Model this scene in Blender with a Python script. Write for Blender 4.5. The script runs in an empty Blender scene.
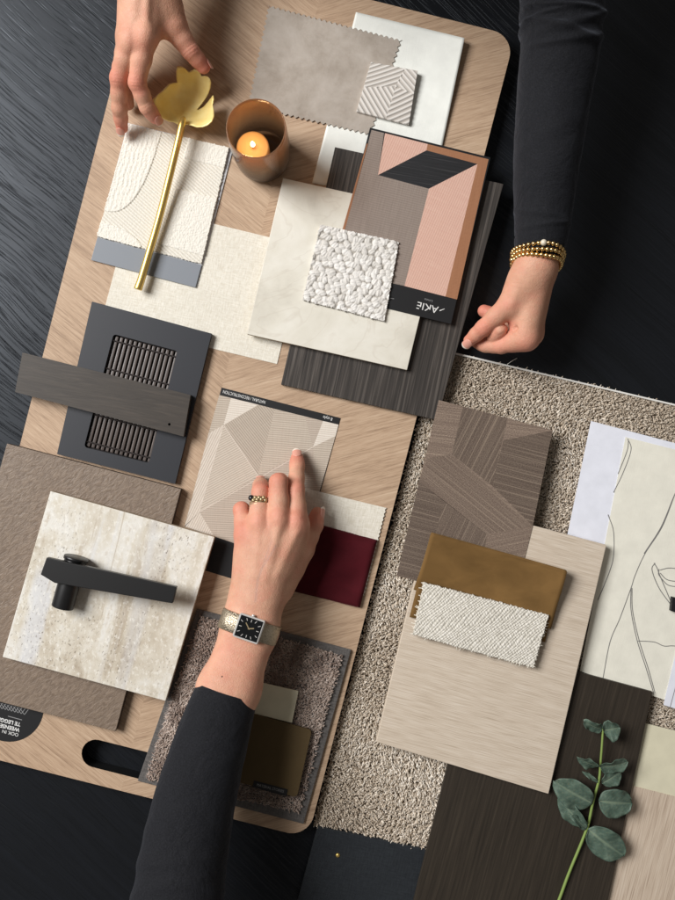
import bpy, bmesh, math, random
import numpy as np
from mathutils import Vector, Matrix, noise as mnoise
from mathutils.geometry import delaunay_2d_cdt

random.seed(7)
rng = np.random.default_rng(7)
SC = bpy.context.scene
COL = SC.collection
H = 0.90                                   # camera height above the table top

# ------------------------------------------------------------------ camera, world, light
cd = bpy.data.cameras.new('camera')
cam = bpy.data.objects.new('camera', cd)
COL.objects.link(cam)
cam.location = (0, 0, H)
cd.sensor_fit = 'VERTICAL'
cd.sensor_height = 36.0
cd.lens = 36.0
cd.clip_start = 0.02
cd.clip_end = 50
SC.camera = cam

wd = bpy.data.worlds.new('World')
SC.world = wd
wd.use_nodes = True
wd.node_tree.nodes['Background'].inputs[0].default_value = (1.0, 0.93, 0.86, 1)
wd.node_tree.nodes['Background'].inputs[1].default_value = 0.15


def area(name, loc, aim, size, size_y, power, color):
    ld = bpy.data.lights.new(name, 'AREA')
    ld.shape = 'RECTANGLE'
    ld.size, ld.size_y, ld.energy, ld.color = size, size_y, power, color
    lo = bpy.data.objects.new(name, ld)
    COL.objects.link(lo)
    lo.location = loc
    lo.rotation_euler = (Vector(aim) - Vector(loc)).to_track_quat('-Z', 'Y').to_euler()
    return lo


area('window_light', (-2.0, 1.0, 2.25), (0.02, 0.0, 0), 1.45, 1.45, 138.0, (1.0, 0.99, 0.985))

vs = SC.view_settings
vs.view_transform = 'Standard'
vs.look = 'None'
vs.exposure = 0.0
vs.gamma = 1.0
SC.cycles.use_denoising = True
SC.cycles.max_bounces = 8


# ------------------------------------------------------------------ geometry helpers
def P(px, py, z):
    """photo pixel (675x900 frame) -> world point at height z (metres)"""
    s = (H - z) / H * 0.001
    return Vector(((px - 337.5) * s, (450 - py) * s, z))


class Frame:
    def __init__(self, pts, z0):
        o = sum(pts, Vector()) / len(pts)
        self.o = Vector((o.x, o.y, z0))
        d = pts[1] - pts[0]
        self.a = math.atan2(d.y, d.x)
        self.M = Matrix.Translation(self.o) @ Matrix.Rotation(self.a, 4, 'Z')
        self.I = self.M.inverted()


def frame_px(px, z0, z1=None):
    return Frame([P(x, y, z0 if z1 is None else z1) for x, y in px], z0)


def tag(o, label=None, cat=None, group=None, kind=None):
    if label: o['label'] = label
    if cat: o['category'] = cat
    if group: o['group'] = group
    if kind: o['kind'] = kind
    return o


def mk(name, verts, faces, mats, fr, parent=None, smooth=False, midx=None, attr=None):
    """verts in world space; linked as ONE object in the frame fr (children share it)"""
    me = bpy.data.meshes.new(name)
    v = np.asarray([tuple(p) for p in verts] if not isinstance(verts, np.ndarray) else verts, dtype=np.float64)
    I = np.array(fr.I)
    v = v @ I[:3, :3].T + I[:3, 3]
    if isinstance(faces, np.ndarray):
        k = faces.shape[1]
        me.vertices.add(len(v)); me.vertices.foreach_set('co', v.astype(np.float32).ravel())
        me.loops.add(faces.size); me.loops.foreach_set('vertex_index', faces.astype(np.int32).ravel())
        me.polygons.add(len(faces))
        me.polygons.foreach_set('loop_start', np.arange(0, faces.size, k, dtype=np.int32))
        me.update(calc_edges=True)
    else:
        me.from_pydata(v.tolist(), [], faces)
    for m in (mats if isinstance(mats, (list, tuple)) else [mats]):
        me.materials.append(m)
    if midx is not None:
        me.polygons.foreach_set('material_index', np.asarray(midx, dtype=np.int32))
    if attr:
        for k, a in attr.items():
            at = me.attributes.new(k, 'FLOAT', 'POINT')
            at.data.foreach_set('value', np.asarray(a, dtype=np.float32))
    if smooth:
        me.polygons.foreach_set('use_smooth', np.ones(len(me.polygons), dtype=bool))
    me.validate(); me.update()
    return link(name, me, fr, parent)


def link(name, me, fr, parent=None):
    o = bpy.data.objects.new(name, me)
    COL.objects.link(o)
    if parent is None:
        o.location = fr.o
        o.rotation_euler = (0, 0, fr.a)
    else:
        o.parent = parent
    return o


def thing(name, label, cat, fr, group=None):
    o = bpy.data.objects.new(name, None)
    COL.objects.link(o)
    o.empty_display_size = 0.02
    o.location = fr.o
    o.rotation_euler = (0, 0, fr.a)
    return tag(o, label, cat, group)


def from_bm(name, bm, mats, fr, parent=None, smooth=False):
    """bm in world space"""
    bmesh.ops.transform(bm, matrix=fr.I, verts=bm.verts)
    me = bpy.data.meshes.new(name)
    for f in bm.faces:
        f.smooth = smooth
    bm.to_mesh(me); bm.free()
    for m in (mats if isinstance(mats, (list, tuple)) else [mats]):
        me.materials.append(m)
    return link(name, me, fr, parent)


def prism(bm, pts, z0, z1, mi=0, bev=0.0, seg=2):
    """pts: world points (xy used)"""
    b = [bm.verts.new((p.x, p.y, z0)) for p in pts]
    t = [bm.verts.new((p.x, p.y, z1)) for p in pts]
    n = len(pts)
    fs = [bm.faces.new(t), bm.faces.new(b[::-1])]
    for i in range(n):
        fs.append(bm.faces.new((b[i], b[(i + 1) % n], t[(i + 1) % n], t[i])))
    bmesh.ops.recalc_face_normals(bm, faces=fs)
    for f in fs: f.material_index = mi
    if bev:
        es = {e for f in fs for e in f.edges}
        bmesh.ops.bevel(bm, geom=list(es), offset=bev, segments=seg, affect='EDGES', profile=0.6, clamp_overlap=True)


def slab(name, px, z0, z1, mats, fr=None, parent=None, bev=0.0003, patches=(), side_mat=None):
    fr = fr or frame_px(px, z0, z1)
    bm = bmesh.new()
    prism(bm, [P(x, y, z1) for x, y in px], z0, z1, 0, bev)
    if side_mat is not None:
        bm.normal_update()
        for f in bm.faces:
            if abs(f.normal.z) < 0.5: f.material_index = side_mat
    for k, (pp, mi) in enumerate(patches):
        zz = z1 + 0.00010
        f = bm.faces.new([bm.verts.new(P(x, y, zz)) for x, y in pp])
        f.normal_update()
        if f.normal.z < 0: f.normal_flip()
        f.material_index = mi
    return from_bm(name, bm, mats, fr, parent)


def bil(px4, S, T, z):
    """bilinear inside 4 photo corners TL,TR,BR,BL at height z (array)"""
    q = [P(x, y, z) for x, y in px4]
    X = (q[0].x * (1 - S) + q[1].x * S) * (1 - T) + (q[3].x * (1 - S) + q[2].x * S) * T
    Y = (q[0].y * (1 - S) + q[1].y * S) * (1 - T) + (q[3].y * (1 - S) + q[2].y * S) * T
    return X, Y


def relief(name, px4, z0, z1, nx, ny, fn, mat, fr=None, parent=None, edge=0.0, smooth=True, attr_fn=None):
    fr = fr or frame_px(px4, z0, z1)
    S, T = np.meshgrid(np.linspace(0, 1, nx), np.linspace(0, 1, ny))
    q = [P(x, y, z1) for x, y in px4]
    W, L = (q[1] - q[0]).length, (q[3] - q[0]).length
    X, Y = bil(px4, S, T, z1)
    if edge:
        def n1(n):
            a = rng.normal(size=n)
            return (a + np.roll(a, 1) + np.roll(a, 2) * .6) / 1.6
        fall = lambda d: np.clip(1 - d / 0.06, 0, 1)
        ex = np.array((q[1] - q[0]).normalized())[:2]; ey = np.array((q[3] - q[0]).normalized())[:2]
        dx = edge * (fall(S) * n1(ny)[:, None] + fall(1 - S) * n1(ny)[:, None])
        dy = edge * (fall(T) * n1(nx)[None, :] + fall(1 - T) * n1(nx)[None, :])
        X = X + dx * ex[0] + dy * ey[0]
        Y = Y + dx * ex[1] + dy * ey[1]
    Z = z1 + fn(S, T, S * W, T * L)
    top = np.stack([X, Y, Z], -1).reshape(-1, 3)
    # skirt
    per = list(range(nx)) + [nx * (j + 1) - 1 for j in range(1, ny)] + \
        [nx * (ny - 1) + i for i in range(nx - 2, -1, -1)] + [nx * j for j in range(ny - 2, 0, -1)]
    bot = top[per].copy(); bot[:, 2] = z0
    idx = np.arange(nx * ny).reshape(ny, nx)
    f = np.stack([idx[:-1, :-1], idx[1:, :-1], idx[1:, 1:], idx[:-1, 1:]], -1).reshape(-1, 4)
    m = len(per); b0 = nx * ny
    pa = np.array(per); pb = np.roll(pa, -1); ba = b0 + np.arange(m); bb = np.roll(ba, -1)
    f = np.concatenate([f, np.stack([pa, pb, bb, ba], -1)])
    v = np.concatenate([top, bot])
    attr = None
    if attr_fn:
        a = attr_fn(S, T, S * W, T * L).reshape(-1)
        attr = {'tone': np.concatenate([a, a[per]])}
    return mk(name, v, f, mat, fr, parent, smooth, attr=attr)


def catmull(pts, n):
    """pts: (k, d) array -> n samples"""
    p = np.asarray(pts, float)
    p = np.vstack([2 * p[0] - p[1], p, 2 * p[-1] - p[-2]])
    k = len(p) - 3
    out = []
    for u in np.linspace(0, k - 1e-6, n):
        i = int(u); t = u - i
        a, b, c, d = p[i], p[i + 1], p[i + 2], p[i + 3]
        out.append(0.5 * ((2 * b) + (c - a) * t + (2 * a - 5 * b + 4 * c - d) * t * t + (3 * b - 3 * c + d - a) * t ** 3))
    return np.array(out)


def tube_geo(path, rad, seg=12, cap=True, squash=None, disp=None):
    """path (n,3) world, rad (n,) -> verts, quads(list)"""
    path = np.asarray(path, float); n = len(path)
    tan = np.gradient(path, axis=0); tan /= np.linalg.norm(tan, axis=1)[:, None] + 1e-12
    up = np.array([0, 0, 1.0])
    if abs(tan[0] @ up) > .9: up = np.array([1.0, 0, 0])
    verts = []
    nprev = up - (up @ tan[0]) * tan[0]; nprev /= np.linalg.norm(nprev)
    for i in range(n):
        nn = nprev - (nprev @ tan[i]) * tan[i]; nn /= np.linalg.norm(nn); nprev = nn
        bb = np.cross(tan[i], nn)
        for j in range(seg):
            a = 2 * math.pi * j / seg
            r = rad[i] * (1 + (disp(i, a) if disp else 0))
            sq = squash if squash else 1.0
            verts.append(path[i] + r * (math.cos(a) * nn * sq + math.sin(a) * bb))
    faces = []
    for i in range(n - 1):
        for j in range(seg):
            k = (j + 1) % seg
            faces.append((i * seg + j, i * seg + k, (i + 1) * seg + k, (i + 1) * seg + j))
    if cap:
        faces.append(tuple(range(seg))[::-1])
        faces.append(tuple((n - 1) * seg + j for j in range(seg)))
    return verts, faces


def tube(name, path, rad, mat, fr, parent=None, seg=12, **kw):
    v, f = tube_geo(path, rad if hasattr(rad, '__len__') else [rad] * len(path), seg, **kw)
    return mk(name, v, f, mat, fr, parent, True)


def merge(parts):
    V, F = [], []
    for v, f in parts:
        b = len(V)
        V += [tuple(p) for p in v]
        F += [tuple(i + b for i in q) for q in f]
    return V, F


def sphere_geo(c, r, seg=10, rings=6, sc=(1, 1, 1)):
    v, f = [], []
    for i in range(rings + 1):
        t = math.pi * i / rings
        for j in range(seg):
            a = 2 * math.pi * j / seg
            v.append((c[0] + r * sc[0] * math.sin(t) * math.cos(a), c[1] + r * sc[1] * math.sin(t) * math.sin(a), c[2] + r * sc[2] * math.cos(t)))
    for i in range(rings):
        for j in range(seg):
            k = (j + 1) % seg
            f.append((i * seg + j, (i + 1) * seg + j, (i + 1) * seg + k, i * seg + k))
    return v, f


def lathe_geo(c, prof, seg=64):
    v, f = [], []
    n = len(prof)
    for (r, z) in prof:
        for j in range(seg):
            a = 2 * math.pi * j / seg
            v.append((c.x + r * math.cos(a), c.y + r * math.sin(a), c.z + z))
    for i in range(n - 1):
        for j in range(seg):
            k = (j + 1) % seg
            f.append((i * seg + j, i * seg + k, (i + 1) * seg + k, (i + 1) * seg + j))
    return v, f


def text(name, body, px, py, z, size, ang_deg, mat, fr, parent, align='CENTER', sx=1.0, extra=0.0):
    """flat lettering lying at height z; ang = world rotation of the reading direction"""
    cu = bpy.data.curves.new('lettering_curve', 'FONT')
    cu.body = body; cu.size = size; cu.align_x = align; cu.align_y = 'CENTER'
    cu.offset = extra
    t = bpy.data.objects.new('lettering_tmp', cu)
    me = bpy.data.meshes.new_from_object(t)
    bpy.data.objects.remove(t); bpy.data.curves.remove(cu)
    p = P(px, py, z)
    M = Matrix.Translation(p) @ Matrix.Rotation(math.radians(ang_deg), 4, 'Z') @ Matrix.Diagonal((sx, 1, 1, 1))
    me.transform(fr.I @ M)
    me.materials.clear(); me.materials.append(mat)
    return link(name, me, fr, parent)


# ------------------------------------------------------------------ material helpers
def lin(r, g, b):
    f = lambda c: (c / 255 / 12.92) if c / 255 <= 0.04045 else ((c / 255 + 0.055) / 1.055) ** 2.4
    return (f(r), f(g), f(b), 1)


class Mat:
    def __init__(self, name, color=(.5, .5, .5, 1), rough=0.6, spec=0.5, **kw):
        self.m = bpy.data.materials.new(name)
        self.m.use_nodes = True
        self.nt = self.m.node_tree
        self.b = self.nt.nodes['Principled BSDF']
        self.out = self.nt.nodes['Material Output']
        self.b.inputs['Base Color'].default_value = color
        self.b.inputs['Roughness'].default_value = rough
        self.b.inputs['Specular IOR Level'].default_value = spec
        for k, v in kw.items():
            self.b.inputs[k.replace('_', ' ')].default_value = v

    def node(self, t, **kw):
        n = self.nt.nodes.new(t)
        for k, v in kw.items(): setattr(n, k, v)
        return n

    def put(self, sock, v):
        if hasattr(v, 'is_linked') or isinstance(v, bpy.types.NodeSocket):
            self.nt.links.new(v, sock)
        else:
            sock.default_value = v

    def co(self, scale=(1, 1, 1), rot=0.0, loc=(0, 0, 0), kind='Object'):
        tc = self.node('ShaderNodeTexCoord')
        r = self.node('ShaderNodeMapping'); r.vector_type = 'POINT'
        r.inputs['Rotation'].default_value = (0, 0, -math.radians(rot))
        r.inputs['Location'].default_value = loc
        self.nt.links.new(tc.outputs[kind], r.inputs['Vector'])
        s = self.node('ShaderNodeMapping')
        s.inputs['Scale'].default_value = scale
        self.nt.links.new(r.outputs[0], s.inputs['Vector'])
        return s.outputs[0]

    def noise(self, vec, scale=1.0, detail=4, rough=.55, dist=0.0):
        n = self.node('ShaderNodeTexNoise')
        self.nt.links.new(vec, n.inputs['Vector'])
        n.inputs['Scale'].default_value = scale; n.inputs['Detail'].default_value = detail
        n.inputs['Roughness'].default_value = rough; n.inputs['Distortion'].default_value = dist
        return n.outputs['Fac']

    def voro(self, vec, scale=1.0, feature='F1', rand=1.0):
        n = self.node('ShaderNodeTexVoronoi', feature=feature)
        self.nt.links.new(vec, n.inputs['Vector'])
        n.inputs['Scale'].default_value = scale; n.inputs['Randomness'].default_value = rand
        return n.outputs['Distance']

    def wave(self, vec, scale=1.0, dist=0.0, dscale=1.0, axis='X', detail=2):
        n = self.node('ShaderNodeTexWave', wave_type='BANDS', bands_direction=axis)
        self.nt.links.new(vec, n.inputs['Vector'])
        n.inputs['Scale'].default_value = scale; n.inputs['Distortion'].default_value = dist
        n.inputs['Detail'].default_value = detail; n.inputs['Detail Scale'].default_value = dscale
        return n.outputs['Fac']

    def ramp(self, fac, stops, interp='LINEAR'):
        n = self.node('ShaderNodeValToRGB')
        n.color_ramp.interpolation = interp
        e = n.color_ramp.elements
        while len(e) < len(stops): e.new(0.5)
        for i, (p, c) in enumerate(stops):
            e[i].position = p
            e[i].color = c if len(c) == 4 else (*c, 1)
        self.nt.links.new(fac, n.inputs[0])
        return n.outputs[0]

    def math(self, op, a, b=0.0, clamp=False):
        n = self.node('ShaderNodeMath', operation=op)
        n.use_clamp = clamp
        self.put(n.inputs[0], a); self.put(n.inputs[1], b)
        return n.outputs[0]

    def mix(self, fac, a, b, mode='MIX'):
        n = self.node('ShaderNodeMix', data_type='RGBA', blend_type=mode)
        self.put(n.inputs[0], fac); self.put(n.inputs[6], a); self.put(n.inputs[7], b)
        return n.outputs[2]

    def attr(self, name):
        n = self.node('ShaderNodeAttribute'); n.attribute_name = name
        return n.outputs['Fac']

    def color(self, s): self.put(self.b.inputs['Base Color'], s); return self
    def rough(self, s): self.put(self.b.inputs['Roughness'], s); return self

    def bump(self, h, strength=.5, dist=.001):
        n = self.node('ShaderNodeBump')
        n.inputs['Strength'].default_value = strength
        n.inputs['Distance'].default_value = dist
        self.nt.links.new(h, n.inputs['Height'])
        prev = self.b.inputs['Normal']
        if prev.is_linked:
            self.nt.links.new(prev.links[0].from_socket, n.inputs['Normal'])
        self.nt.links.new(n.outputs[0], prev)
        return self


def g(v): return (v, v, v, 1)


def scale_c(c, k): return (c[0] * k, c[1] * k, c[2] * k, 1)


def M_paper(name, col, weave=0.0, rot=0):
    m = Mat(name, col, 0.75, 0.25)
    v = m.co()
    n = m.noise(v, 60, 3)
    m.color(m.mix(m.ramp(n, [(.3, g(0)), (.7, g(1))]), scale_c(col, .94), scale_c(col, 1.04)))
    if weave:
        a = m.noise(m.co((90, 1500, 1), rot), 1, 3); b = m.noise(m.co((1500, 90, 1), rot), 1, 3)
        m.bump(m.math('ADD', a, b), weave, .0005)
    return m.m


def M_weave(name, c1, c2, sx=700, sy=700, st=.6, rough=.85, rot=0, sheen=.15, mott=.25):
    """plain textile: warp and weft streaks with slubs"""
    m = Mat(name, c1, rough, .2)
    a = m.noise(m.co((sx, sx * .16, 1), rot), 1, 3, .6)
    b = m.noise(m.co((sy * .16, sy, 1), rot), 1, 3, .6)
    s = m.math('MULTIPLY_ADD', a, .5, ); m.nt.links.new(m.math('MULTIPLY', b, .5), s.node.inputs[2])
    big = m.noise(m.co(), 25, 3)
    c = m.mix(m.ramp(s, [(.38, g(0)), (.62, g(1))]), c2, c1)
    c = m.mix(m.math('MULTIPLY', m.ramp(big, [(.35, g(0)), (.65, g(1))]), mott), c, scale_c(c2, .9))
    m.color(c)
    m.bump(s, st, .0008)
    m.b.inputs['Sheen Weight'].default_value = sheen
    return m.m


def M_streak(name, stops, rot=0, along=12, across=700, rough=.55, st=.25, spec=.4, detail=5, dist=0.0, big=.2):
    """fine parallel streaks running along rot (degrees in the object's own frame)"""
    m = Mat(name, g(.5), rough, spec)
    n = m.noise(m.co((along, across, 1), rot), 1, detail, .6, dist)
    n2 = m.noise(m.co((along * .4, across * .12, 1), rot), 1, 3, .6)
    f = m.math('ADD', m.math('MULTIPLY', n, 1 - big), m.math('MULTIPLY', n2, big))
    m.color(m.ramp(f, stops))
    if st: m.bump(f, st, .0006)
    return m.m


def M_hatch(name, c1, c2, rot, period=.0022, soft=.35, st=.3, rough=.7, cross=0.25):
    """printed/woven parallel lines of a given period"""
    m = Mat(name, c1, rough, .25)
    v = m.co((1, 1, 1), rot)
    w = m.wave(v, 1.0 / period * .314, .8, 60, 'Y', 2)
    n = m.noise(m.co((25, 900, 1), rot), 1, 3)
    x = m.noise(m.co((900, 40, 1), rot), 1, 2)
    f = m.math('ADD', m.math('MULTIPLY', w, .55), m.math('MULTIPLY', n, .45))
    f = m.math('ADD', m.math('MULTIPLY', f, 1 - cross), m.math('MULTIPLY', x, cross))
    m.color(m.mix(m.ramp(f, [(.5 - soft * .5, g(0)), (.5 + soft * .5, g(1))]), c2, c1))
    m.bump(f, st, .0006)
    return m.m


# ------------------------------------------------------------------ materials
def mat_table():
    m = Mat('black_stained_ash', (.006, .0065, .0075, 1), .42, .36, Specular_Tint=(.84, .91, 1.0, 1))
    tc = m.node('ShaderNodeTexCoord')
    wn = m.node('ShaderNodeTexNoise'); m.nt.links.new(tc.outputs['Object'], wn.inputs['Vector'])
    wn.inputs['Scale'].default_value = 7.0; wn.inputs['Detail'].default_value = 1.5
    wv = m.node('ShaderNodeVectorMath', operation='MULTIPLY_ADD')
    m.nt.links.new(wn.outputs['Color'], wv.inputs[0]); wv.inputs[1].default_value = (.020, .020, 0); m.nt.links.new(tc.outputs['Object'], wv.inputs[2])

    def vec(scale, rot):
        r = m.node('ShaderNodeMapping'); r.inputs['Rotation'].default_value = (0, 0, -math.radians(rot)); m.nt.links.new(wv.outputs[0], r.inputs['Vector'])
        q = m.node('ShaderNodeMapping'); q.inputs['Scale'].default_value = scale; m.nt.links.new(r.outputs[0], q.inputs['Vector'])
        return q.outputs[0]
    n = m.noise(vec((4.5, 330, 1), -42), 1, 4, .65, .2)
    n2 = m.noise(vec((1.4, 60, 1), -42), 1, 4, .6, .5)
    pores = m.ramp(m.noise(vec((11, 520, 1), -42), 1, 2, .6, .1), [(.38, g(0)), (.47, g(1))])
    f = m.math('ADD', m.math('MULTIPLY', n, .5), m.math('MULTIPLY', n2, .5))
    m.color(m.ramp(f, [(.35, (.0025, .0027, .0032, 1)), (.65, (.0085, .0095, .012, 1))]))
    m.bump(f, .22, .0006)
    m.bump(pores, .45, .0006)
    m.rough(m.ramp(f, [(.35, g(.46)), (.65, g(.34))]))
    return m.m


def mat_oak():
    m = Mat('oak_chevron', g(.4), .55, .35)
    tc = m.node('ShaderNodeTexCoord')
    sep = m.node('ShaderNodeSeparateXYZ'); m.nt.links.new(tc.outputs['Object'], sep.inputs[0])
    side = m.math('GREATER_THAN', sep.outputs[0], OAK_SPLIT)

    def half(rot, t):
        n = m.noise(m.co((16, 420, 1), rot, (t, 0, 0)), 1, 5, .68, .35)
        fine = m.noise(m.co((70, 1300, 1), rot), 1, 3, .65)
        med = m.noise(m.co((2.5, 45, 1), rot, (0, t, 0)), 1, 3, .5, 1.0)
        # planks: bands across the grain direction
        s2 = m.node('ShaderNodeSeparateXYZ'); m.nt.links.new(m.co((1, 1, 1), rot), s2.inputs[0])
        band = m.math('FLOOR', m.math('MULTIPLY', s2.outputs[1], 11.0))
        wn = m.node('ShaderNodeTexWhiteNoise', noise_dimensions='1D'); m.nt.links.new(band, wn.inputs['W'])
        fr_ = m.math('FRACT', m.math('MULTIPLY', s2.outputs[1], 11.0))
        seam = m.math('LESS_THAN', fr_, .006)
        f = m.math('ADD', m.math('MULTIPLY', n, .46), m.math('MULTIPLY', fine, .36))
        f = m.math('ADD', f, m.math('MULTIPLY', med, .18))
        return f, wn.outputs['Value'], seam
    fa, wa, sa = half(-25, .3)
    fb, wb, sb = half(29, 1.1)
    f = m.mix(side, fa, fb); w = m.mix(side, wa, wb); s = m.mix(side, sa, sb)
    c = m.ramp(f, [(.36, lin(138, 112, 90)), (.5, lin(184, 156, 129)), (.64, lin(204, 179, 152))])
    c = m.mix(m.math('MULTIPLY', w, .20), c, lin(160, 132, 108))
    c = m.mix(m.math('MULTIPLY', s, .25), c, lin(96, 74, 55))
    m.color(c)
    m.bump(f, .35, .0005)
    return m.m


def mat_greige():
    m = Mat('greige_stone', g(.6), .5, .4)
    v = m.co()
    a = m.noise(v, 14, 6, .6, .8); b = m.noise(v, 55, 4, .6)
    f = m.math('ADD', m.math('MULTIPLY', a, .72), m.math('MULTIPLY', b, .28))
    c = m.ramp(f, [(.3, lin(196, 190, 176)), (.48, lin(219, 214, 200)), (.62, lin(228, 224, 212)), (.75, lin(206, 196, 180))])
    vn = m.noise(m.co((1, 1, 1)), 9, 3, .5, 2.2)
    vein = m.ramp(vn, [(.488, g(0)), (.5, g(1)), (.512, g(0))])
    m.color(m.mix(m.math('MULTIPLY', vein, .2), c, lin(182, 168, 150)))
    return m.m


def mat_travertine():
    m = Mat('travertine', g(.6), .55, .4)
    v = m.co()
    band = m.noise(m.co((26, 5, 1), 0, (.4, .2, 0)), 1, 6, .62, 1.0)
    mot = m.noise(v, 70, 5, .62)
    f = m.math('ADD', m.math('MULTIPLY', band, .66), m.math('MULTIPLY', mot, .34))
    c = m.ramp(f, [(.34, lin(162, 147, 127)), (.43, lin(196, 186, 168)), (.52, lin(212, 205, 190)), (.6, lin(224, 221, 213)), (.68, lin(186, 171, 150))])
    grey = m.ramp(m.noise(m.co((20, 3, 1), 0, (1.7, 0, 0)), 1, 3, .5, .8), [(.54, g(0)), (.62, g(1))])
    c = m.mix(m.math('MULTIPLY', grey, .65), c, lin(212, 214, 218))
    line = m.ramp(m.noise(m.co((60, 6, 1), 0, (4.1, 0, 0)), 1, 4, .6, 1.2), [(.60, g(0)), (.66, g(1))])
    c = m.mix(m.math('MULTIPLY', line, .5), c, lin(172, 156, 134))
    # pits, elongated along the bedding and gathered in bands
    gate = m.ramp(m.noise(m.co((34, 7, 1), 0, (3.3, 0, 0)), 1, 3), [(.44, g(.10)), (.60, g(1))])
    pit = m.math('MULTIPLY', m.ramp(m.noise(m.co((560, 240, 1), -6), 1, 4, .65), [(.60, g(0)), (.65, g(1))]), gate)
    lite = m.ramp(m.noise(m.co((300, 190, 1), 20, (5, 2, 0)), 1, 4, .65), [(.54, g(0)), (.64, g(1))])
    c = m.mix(m.math('MULTIPLY', lite, .5), c, lin(243, 240, 231))
    c = m.mix(m.math('MULTIPLY', pit, .8), c, lin(112, 98, 82))
    m.color(c)
    m.bump(m.math('SUBTRACT', mot, m.math('MULTIPLY', pit, 1.5)), .4, .0008)
    return m.m


def mat_leather():
    m = Mat('textured_taupe_ceramic', lin(125, 107, 91), .5, .4)
    a = m.noise(m.co((330, 150, 1), -38), 1, 4, .6, .8)
    b = m.noise(m.co(), 30, 3)
    m.color(m.mix(m.ramp(a, [(.35, g(0)), (.65, g(1))]), lin(112, 96, 82), lin(134, 117, 101)))
    m.bump(a, .5, .0015)
    m.rough(m.ramp(b, [(.3, g(.42)), (.7, g(.56))]))
    return m.m


def mat_skin():
    m = Mat('skin', g(.5), .46, .4)
    v = m.co()
    base = m.mix(m.ramp(m.noise(v, 45, 4, .6), [(.3, g(0)), (.7, g(1))]), (.58, .30, .195, 1), (.71, .40, .27, 1))
    fl = m.attr('flush')
    c = m.mix(m.math('MULTIPLY', fl, .9), base, (.68, .185, .13, 1))
    red = m.ramp(m.noise(v, 75, 4, .65), [(.46, g(0)), (.7, g(1))])
    c = m.mix(m.math('MULTIPLY', red, .38), c, (.66, .24, .17, 1))
    vein = m.attr('vein')
    c = m.mix(m.math('MULTIPLY', vein, .42), c, (.40, .27, .23, 1))
    m.color(c)
    m.b.inputs['Subsurface Weight'].default_value = .10
    m.b.inputs['Subsurface Radius'].default_value = (1.0, .35, .18)
    m.b.inputs['Subsurface Scale'].default_value = .004
    cr = m.voro(v, 620, 'DISTANCE_TO_EDGE')
    m.bump(m.ramp(cr, [(0, g(0)), (.2, g(1))]), .28, .0005)
    m.bump(m.noise(m.co((260, 260, 260)), 1, 6, .75), .5, .0010)
    m.rough(m.ramp(m.noise(v, 120, 3), [(.3, g(.44)), (.7, g(.60))]))
    return m.m


def mat_sleeve():
    m = Mat('black_jersey', (.0085, .0088, .011, 1), .85, .15)
    n = m.noise(m.co(), 900, 3)
    lint = m.ramp(m.noise(m.co((1, 1, 1)), 420, 2, .5), [(.70, g(0)), (.78, g(1))])
    c = m.mix(m.ramp(n, [(.35, g(0)), (.65, g(1))]), (.009, .0093, .011, 1), (.0155, .0160, .0190, 1))
    m.color(m.mix(m.math('MULTIPLY', lint, .35), c, (.04, .042, .048, 1)))
    m.bump(n, .45, .0006)
    m.bump(m.noise(m.co(), 26, 5, .6, .6), .55, .007)
    m.b.inputs['Sheen Weight'].default_value = .2
    m.b.inputs['Sheen Roughness'].default_value = .45
    m.b.inputs['Sheen Tint'].default_value = (.55, .60, .72, 1)
    return m.m


def mat_glass():
    """thin smoked amber glass: tinted see-through wall + diffuse frosting + gloss"""
    m = Mat('amber_glass', g(.5), .1)
    nt = m.nt
    tc = m.node('ShaderNodeTexCoord'); sep = m.node('ShaderNodeSeparateXYZ')
    nt.links.new(tc.outputs['Object'], sep.inputs[0])
    hz = m.math('MULTIPLY', sep.outputs[2], 1 / .082)
    tint = m.ramp(hz, [(0, (.50, .43, .37, 1)), (.45, (.82, .70, .58, 1)), (.8, (.97, .72, .50, 1)), (1, (.98, .68, .44, 1))])
    dif = m.ramp(hz, [(0, (.17, .14, .12, 1)), (.4, (.50, .40, .32, 1)), (.74, (.88, .58, .38, 1)), (1, (.92, .56, .34, 1))])
    tr = m.node('ShaderNodeBsdfTransparent'); nt.links.new(tint, tr.inputs[0])
    df = m.node('ShaderNodeBsdfDiffuse'); nt.links.new(dif, df.inputs[0])
    tl = m.node('ShaderNodeBsdfTranslucent'); nt.links.new(dif, tl.inputs[0])
    gl = m.node('ShaderNodeBsdfGlossy'); gl.inputs['Roughness'].default_value = .12
    m1 = m.node('ShaderNodeMixShader'); m1.inputs[0].default_value = .4
    nt.links.new(df.outputs[0], m1.inputs[1]); nt.links.new(tl.outputs[0], m1.inputs[2])
    m2 = m.node('ShaderNodeMixShader')
    fro = m.ramp(hz, [(0, g(.26)), (.6, g(.14)), (1, g(.28))])
    nt.links.new(fro, m2.inputs[0])
    nt.links.new(tr.outputs[0], m2.inputs[1]); nt.links.new(m1.outputs[0], m2.inputs[2])
    fres = m.node('ShaderNodeFresnel'); fres.inputs[0].default_value = 1.45
    m3 = m.node('ShaderNodeMixShader'); nt.links.new(m.math('MULTIPLY', fres.outputs[0], .8), m3.inputs[0])
    nt.links.new(m2.outputs[0], m3.inputs[1]); nt.links.new(gl.outputs[0], m3.inputs[2])
    nt.links.new(m3.outputs[0], m.out.inputs[0])
    return m.m


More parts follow.
